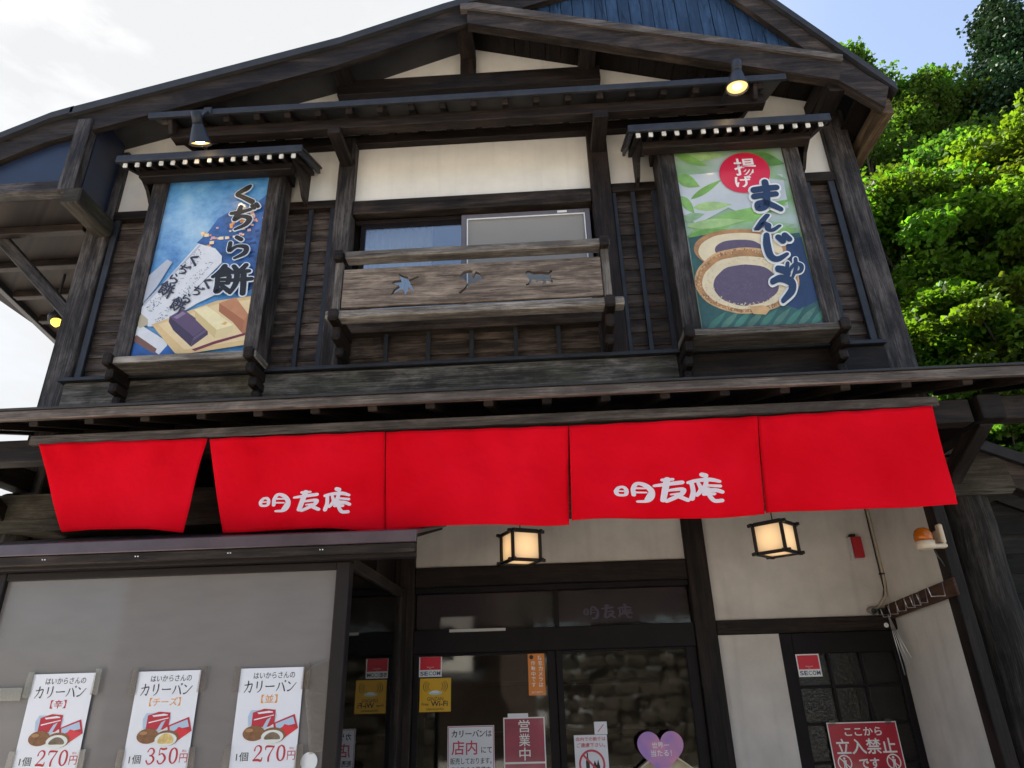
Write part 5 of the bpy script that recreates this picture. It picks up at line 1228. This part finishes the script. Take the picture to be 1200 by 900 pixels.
def leaf_mesh(name, clumps, n, size, rnd, droop=.35, maple=True):
    import numpy as np
    tot = sum(c[1]**2 for c in clumps); V = []; Fc = []; sh = []
    for c, r, sq in clumps:
        k = int(n*r*r/tot); tone = rnd.uniform(.05, .9)
        for _ in range(k):
            d = Vector((rnd.gauss(0, 1), rnd.gauss(0, 1), rnd.gauss(0, 1))).normalized()
            rr = r*(rnd.random()**(.5 if maple else .3))*(1+.45*mnoise.noise(d*1.7+c*.9))*(1.18 if maple else 1)
            p = c+Vector((d.x*rr, d.y*rr, d.z*rr*sq))
            nrm = (d*(.25 if maple else .55)+Vector((rnd.gauss(0, .6), rnd.gauss(0, .6), .7+rnd.gauss(0, .45)))).normalized()
            a = nrm.orthogonal().normalized(); a = (Matrix.Rotation(rnd.uniform(0, 6.28), 3, nrm) @ a); b = nrm.cross(a)
            s = size*rnd.uniform(.6, 1.3); i0 = len(V)
            if maple:
                for u, v in ((0, 0), (.55, -.5), (1.15, 0), (.55, .5)): V.append(p+a*(u-.5)*s+b*v*s+nrm*(-abs(v)*.25*s))
            else:
                for u, v in ((-.6, -.16), (.7, -.05), (.7, .05), (-.6, .16)): V.append(p+(d*.8+a*.4)*u*s*1.4+b*v*s*1.6)
            Fc.append((i0, i0+1, i0+2, i0+3)); sh.append(min(1, max(0, tone+rnd.uniform(-.25, .25))))
    me = bpy.data.meshes.new(name); me.from_pydata([tuple(v) for v in V], [], Fc)
    at = me.attributes.new('shade', 'FLOAT', 'FACE'); at.data.foreach_set('value', sh); me.update(); return me
def tree(label, base, centre, rad, ncl, nleaf, size, m, seed, sq=.55, group='broadleaf trees on the hillside', cr=(.30, .5)):
    rnd = random.Random(seed); base = Vector(base); centre = Vector(centre)
    T = thing('broadleaf_tree', base, label, 'tree', group)
    cl = []
    for i in range(ncl):
        d = Vector((rnd.gauss(0, 1), rnd.gauss(0, 1), rnd.gauss(0, 1))).normalized()*(rnd.random()**.42)
        d = d*(1+.55*mnoise.noise(d*1.6+Vector((seed*1.3, seed*.7, 0))))
        cl.append((centre+Vector((d.x*rad, d.y*rad, d.z*rad*1.05)), rad*rnd.uniform(*cr), sq*rnd.uniform(.6, 1)))
    tk = MB(); hub = base.lerp(centre, .75)
    mid = base.lerp(hub, .5)+Vector((rnd.uniform(-.2, .2), 0, 0))
    tk.tube([base-Vector((0, 0, .6)), base, mid, hub, centre+Vector((0, 0, rad*.4))], [.2, .15, .11, .07, .02], 9)
    for c, r, s_ in cl[::2]:
        st = mid.lerp(hub, rnd.random()); md = st.lerp(c, .55)+Vector((0, 0, -.15)); tk.tube([st, md, c], [.045, .03, .008], 6)
    tk.build('trunk', BARK, T, smooth=True)
    link('crown', leaf_mesh('crown', cl, nleaf, size, rnd), m, T)
    return T
LF1 = leafmat('bright maple leaves', (.086, .160, .018), (1.7, 1.95, .55), .55)
LF2 = leafmat('mid green leaves', (.066, .122, .020), (1.6, 1.8, .6), .48)
LF3 = leafmat('yellow green leaves', (.108, .172, .017), (1.6, 1.65, .45), .5)
LFC = leafmat('cedar needles', (.026, .056, .024), (1.0, 1.2, .7), .2)
def at3(px, py, Y): x, z = P(px, py, Y); return Vector((x, Y, z))
def put(label, px, py, Y, rad, ncl, nl, size, m, seed, **k):
    c = at3(px, py, Y); bz = hill_h(c.x, Y); tree(label, (c.x+.2, Y+.4, min(bz, c.z-rad*1.2)), c, rad, ncl, nl, size, m, seed, **k)
put('bright green maple close behind the corner post of the shop', 1085, 300, 10.5, 1.8, 110, 62000, .092, LF1, 11, cr=(.14, .36))
put('yellow green tree at the edge of the hillside, tallest of the near ones', 1228, 285, 10.0, 1.85, 110, 58000, .09, LF3, 12, cr=(.14, .36))
put('low leafy tree above the annex roof', 1135, 415, 9.5, 1.45, 90, 50000, .085, LF1, 13, cr=(.15, .38))
put('lower bright tree behind the annex, under the yellow green tree', 1205, 400, 9.0, 1.15, 70, 34000, .085, LF3, 14, cr=(.15, .38))
put('bushy tree half hidden by the near maple', 1105, 290, 14.0, 2.2, 110, 56000, .11, LF2, 15, cr=(.13, .34))
put('dense round tree on the skyline nearest the eave', 1068, 160, 17.5, 2.1, 100, 46000, .11, LF2, 16, cr=(.13, .32))
put('leafy tree partly behind the roof corner', 1020, 260, 16.0, 2.6, 110, 46000, .11, LF2, 17, cr=(.14, .34))
put('low tree seen through the gap under the eave', 1175, 520, 8.6, .75, 40, 13000, .08, LF2, 19, cr=(.2, .45))
def cedar(label, px, ptop, Y, hgt, wid, seed):
    rnd = random.Random(seed); top = at3(px, ptop, Y); bz = min(hill_h(top.x, Y), top.z-hgt*.9)
    T = thing('cedar_tree', (top.x, Y, bz), label, 'tree', 'cedars on the skyline')
    MB().tube([(top.x, Y, bz-.5), (top.x, Y, top.z-hgt*.5), (top.x, Y, top.z)], [.35, .2, .02], 9).build('trunk', BARK, T, smooth=True)
    cl = []
    for i in range(150):
        t = (i+.5)/150; h = top.z-hgt*t; rr = wid*(.06+.94*t**.75)*rnd.uniform(.7, 1.1)*(1+.25*math.sin(i*.9)); a = i*2.4+rnd.uniform(-.5, .5)
        cl.append((Vector((top.x+rr*.7*math.cos(a), Y+rr*.7*math.sin(a), h-rr*.12)), .2+rr*.30, .8))
    link('crown', leaf_mesh('crown', cl, 80000, .115, rnd, maple=True), LFC, T)
cedar('dark pointed cedar standing highest on the skyline', 1158, 4, 16.5, 9, 3.0, 31)
cedar('second dark cedar behind the yellow green tree', 1226, 0, 17.5, 9, 2.8, 32)
put('young tree top just showing over the steep roof edge', 972, 122, 15, 1.35, 50, 20000, .10, LF2, 20, cr=(.16, .34))
# trees behind the stone wall opposite
tree('broad green tree behind the stone wall across the street', (1.5, -10, 0), (1.3, -10, 4.6), 2.5, 30, 9000, .2, LF2, 41, group='trees across the street', cr=(.25, .4))
tree('second green tree behind the stone wall, farther along the street', (6.0, -10.5, 0), (6.2, -10.5, 4.8), 2.7, 30, 9000, .2, LF1, 42, group='trees across the street', cr=(.25, .4))
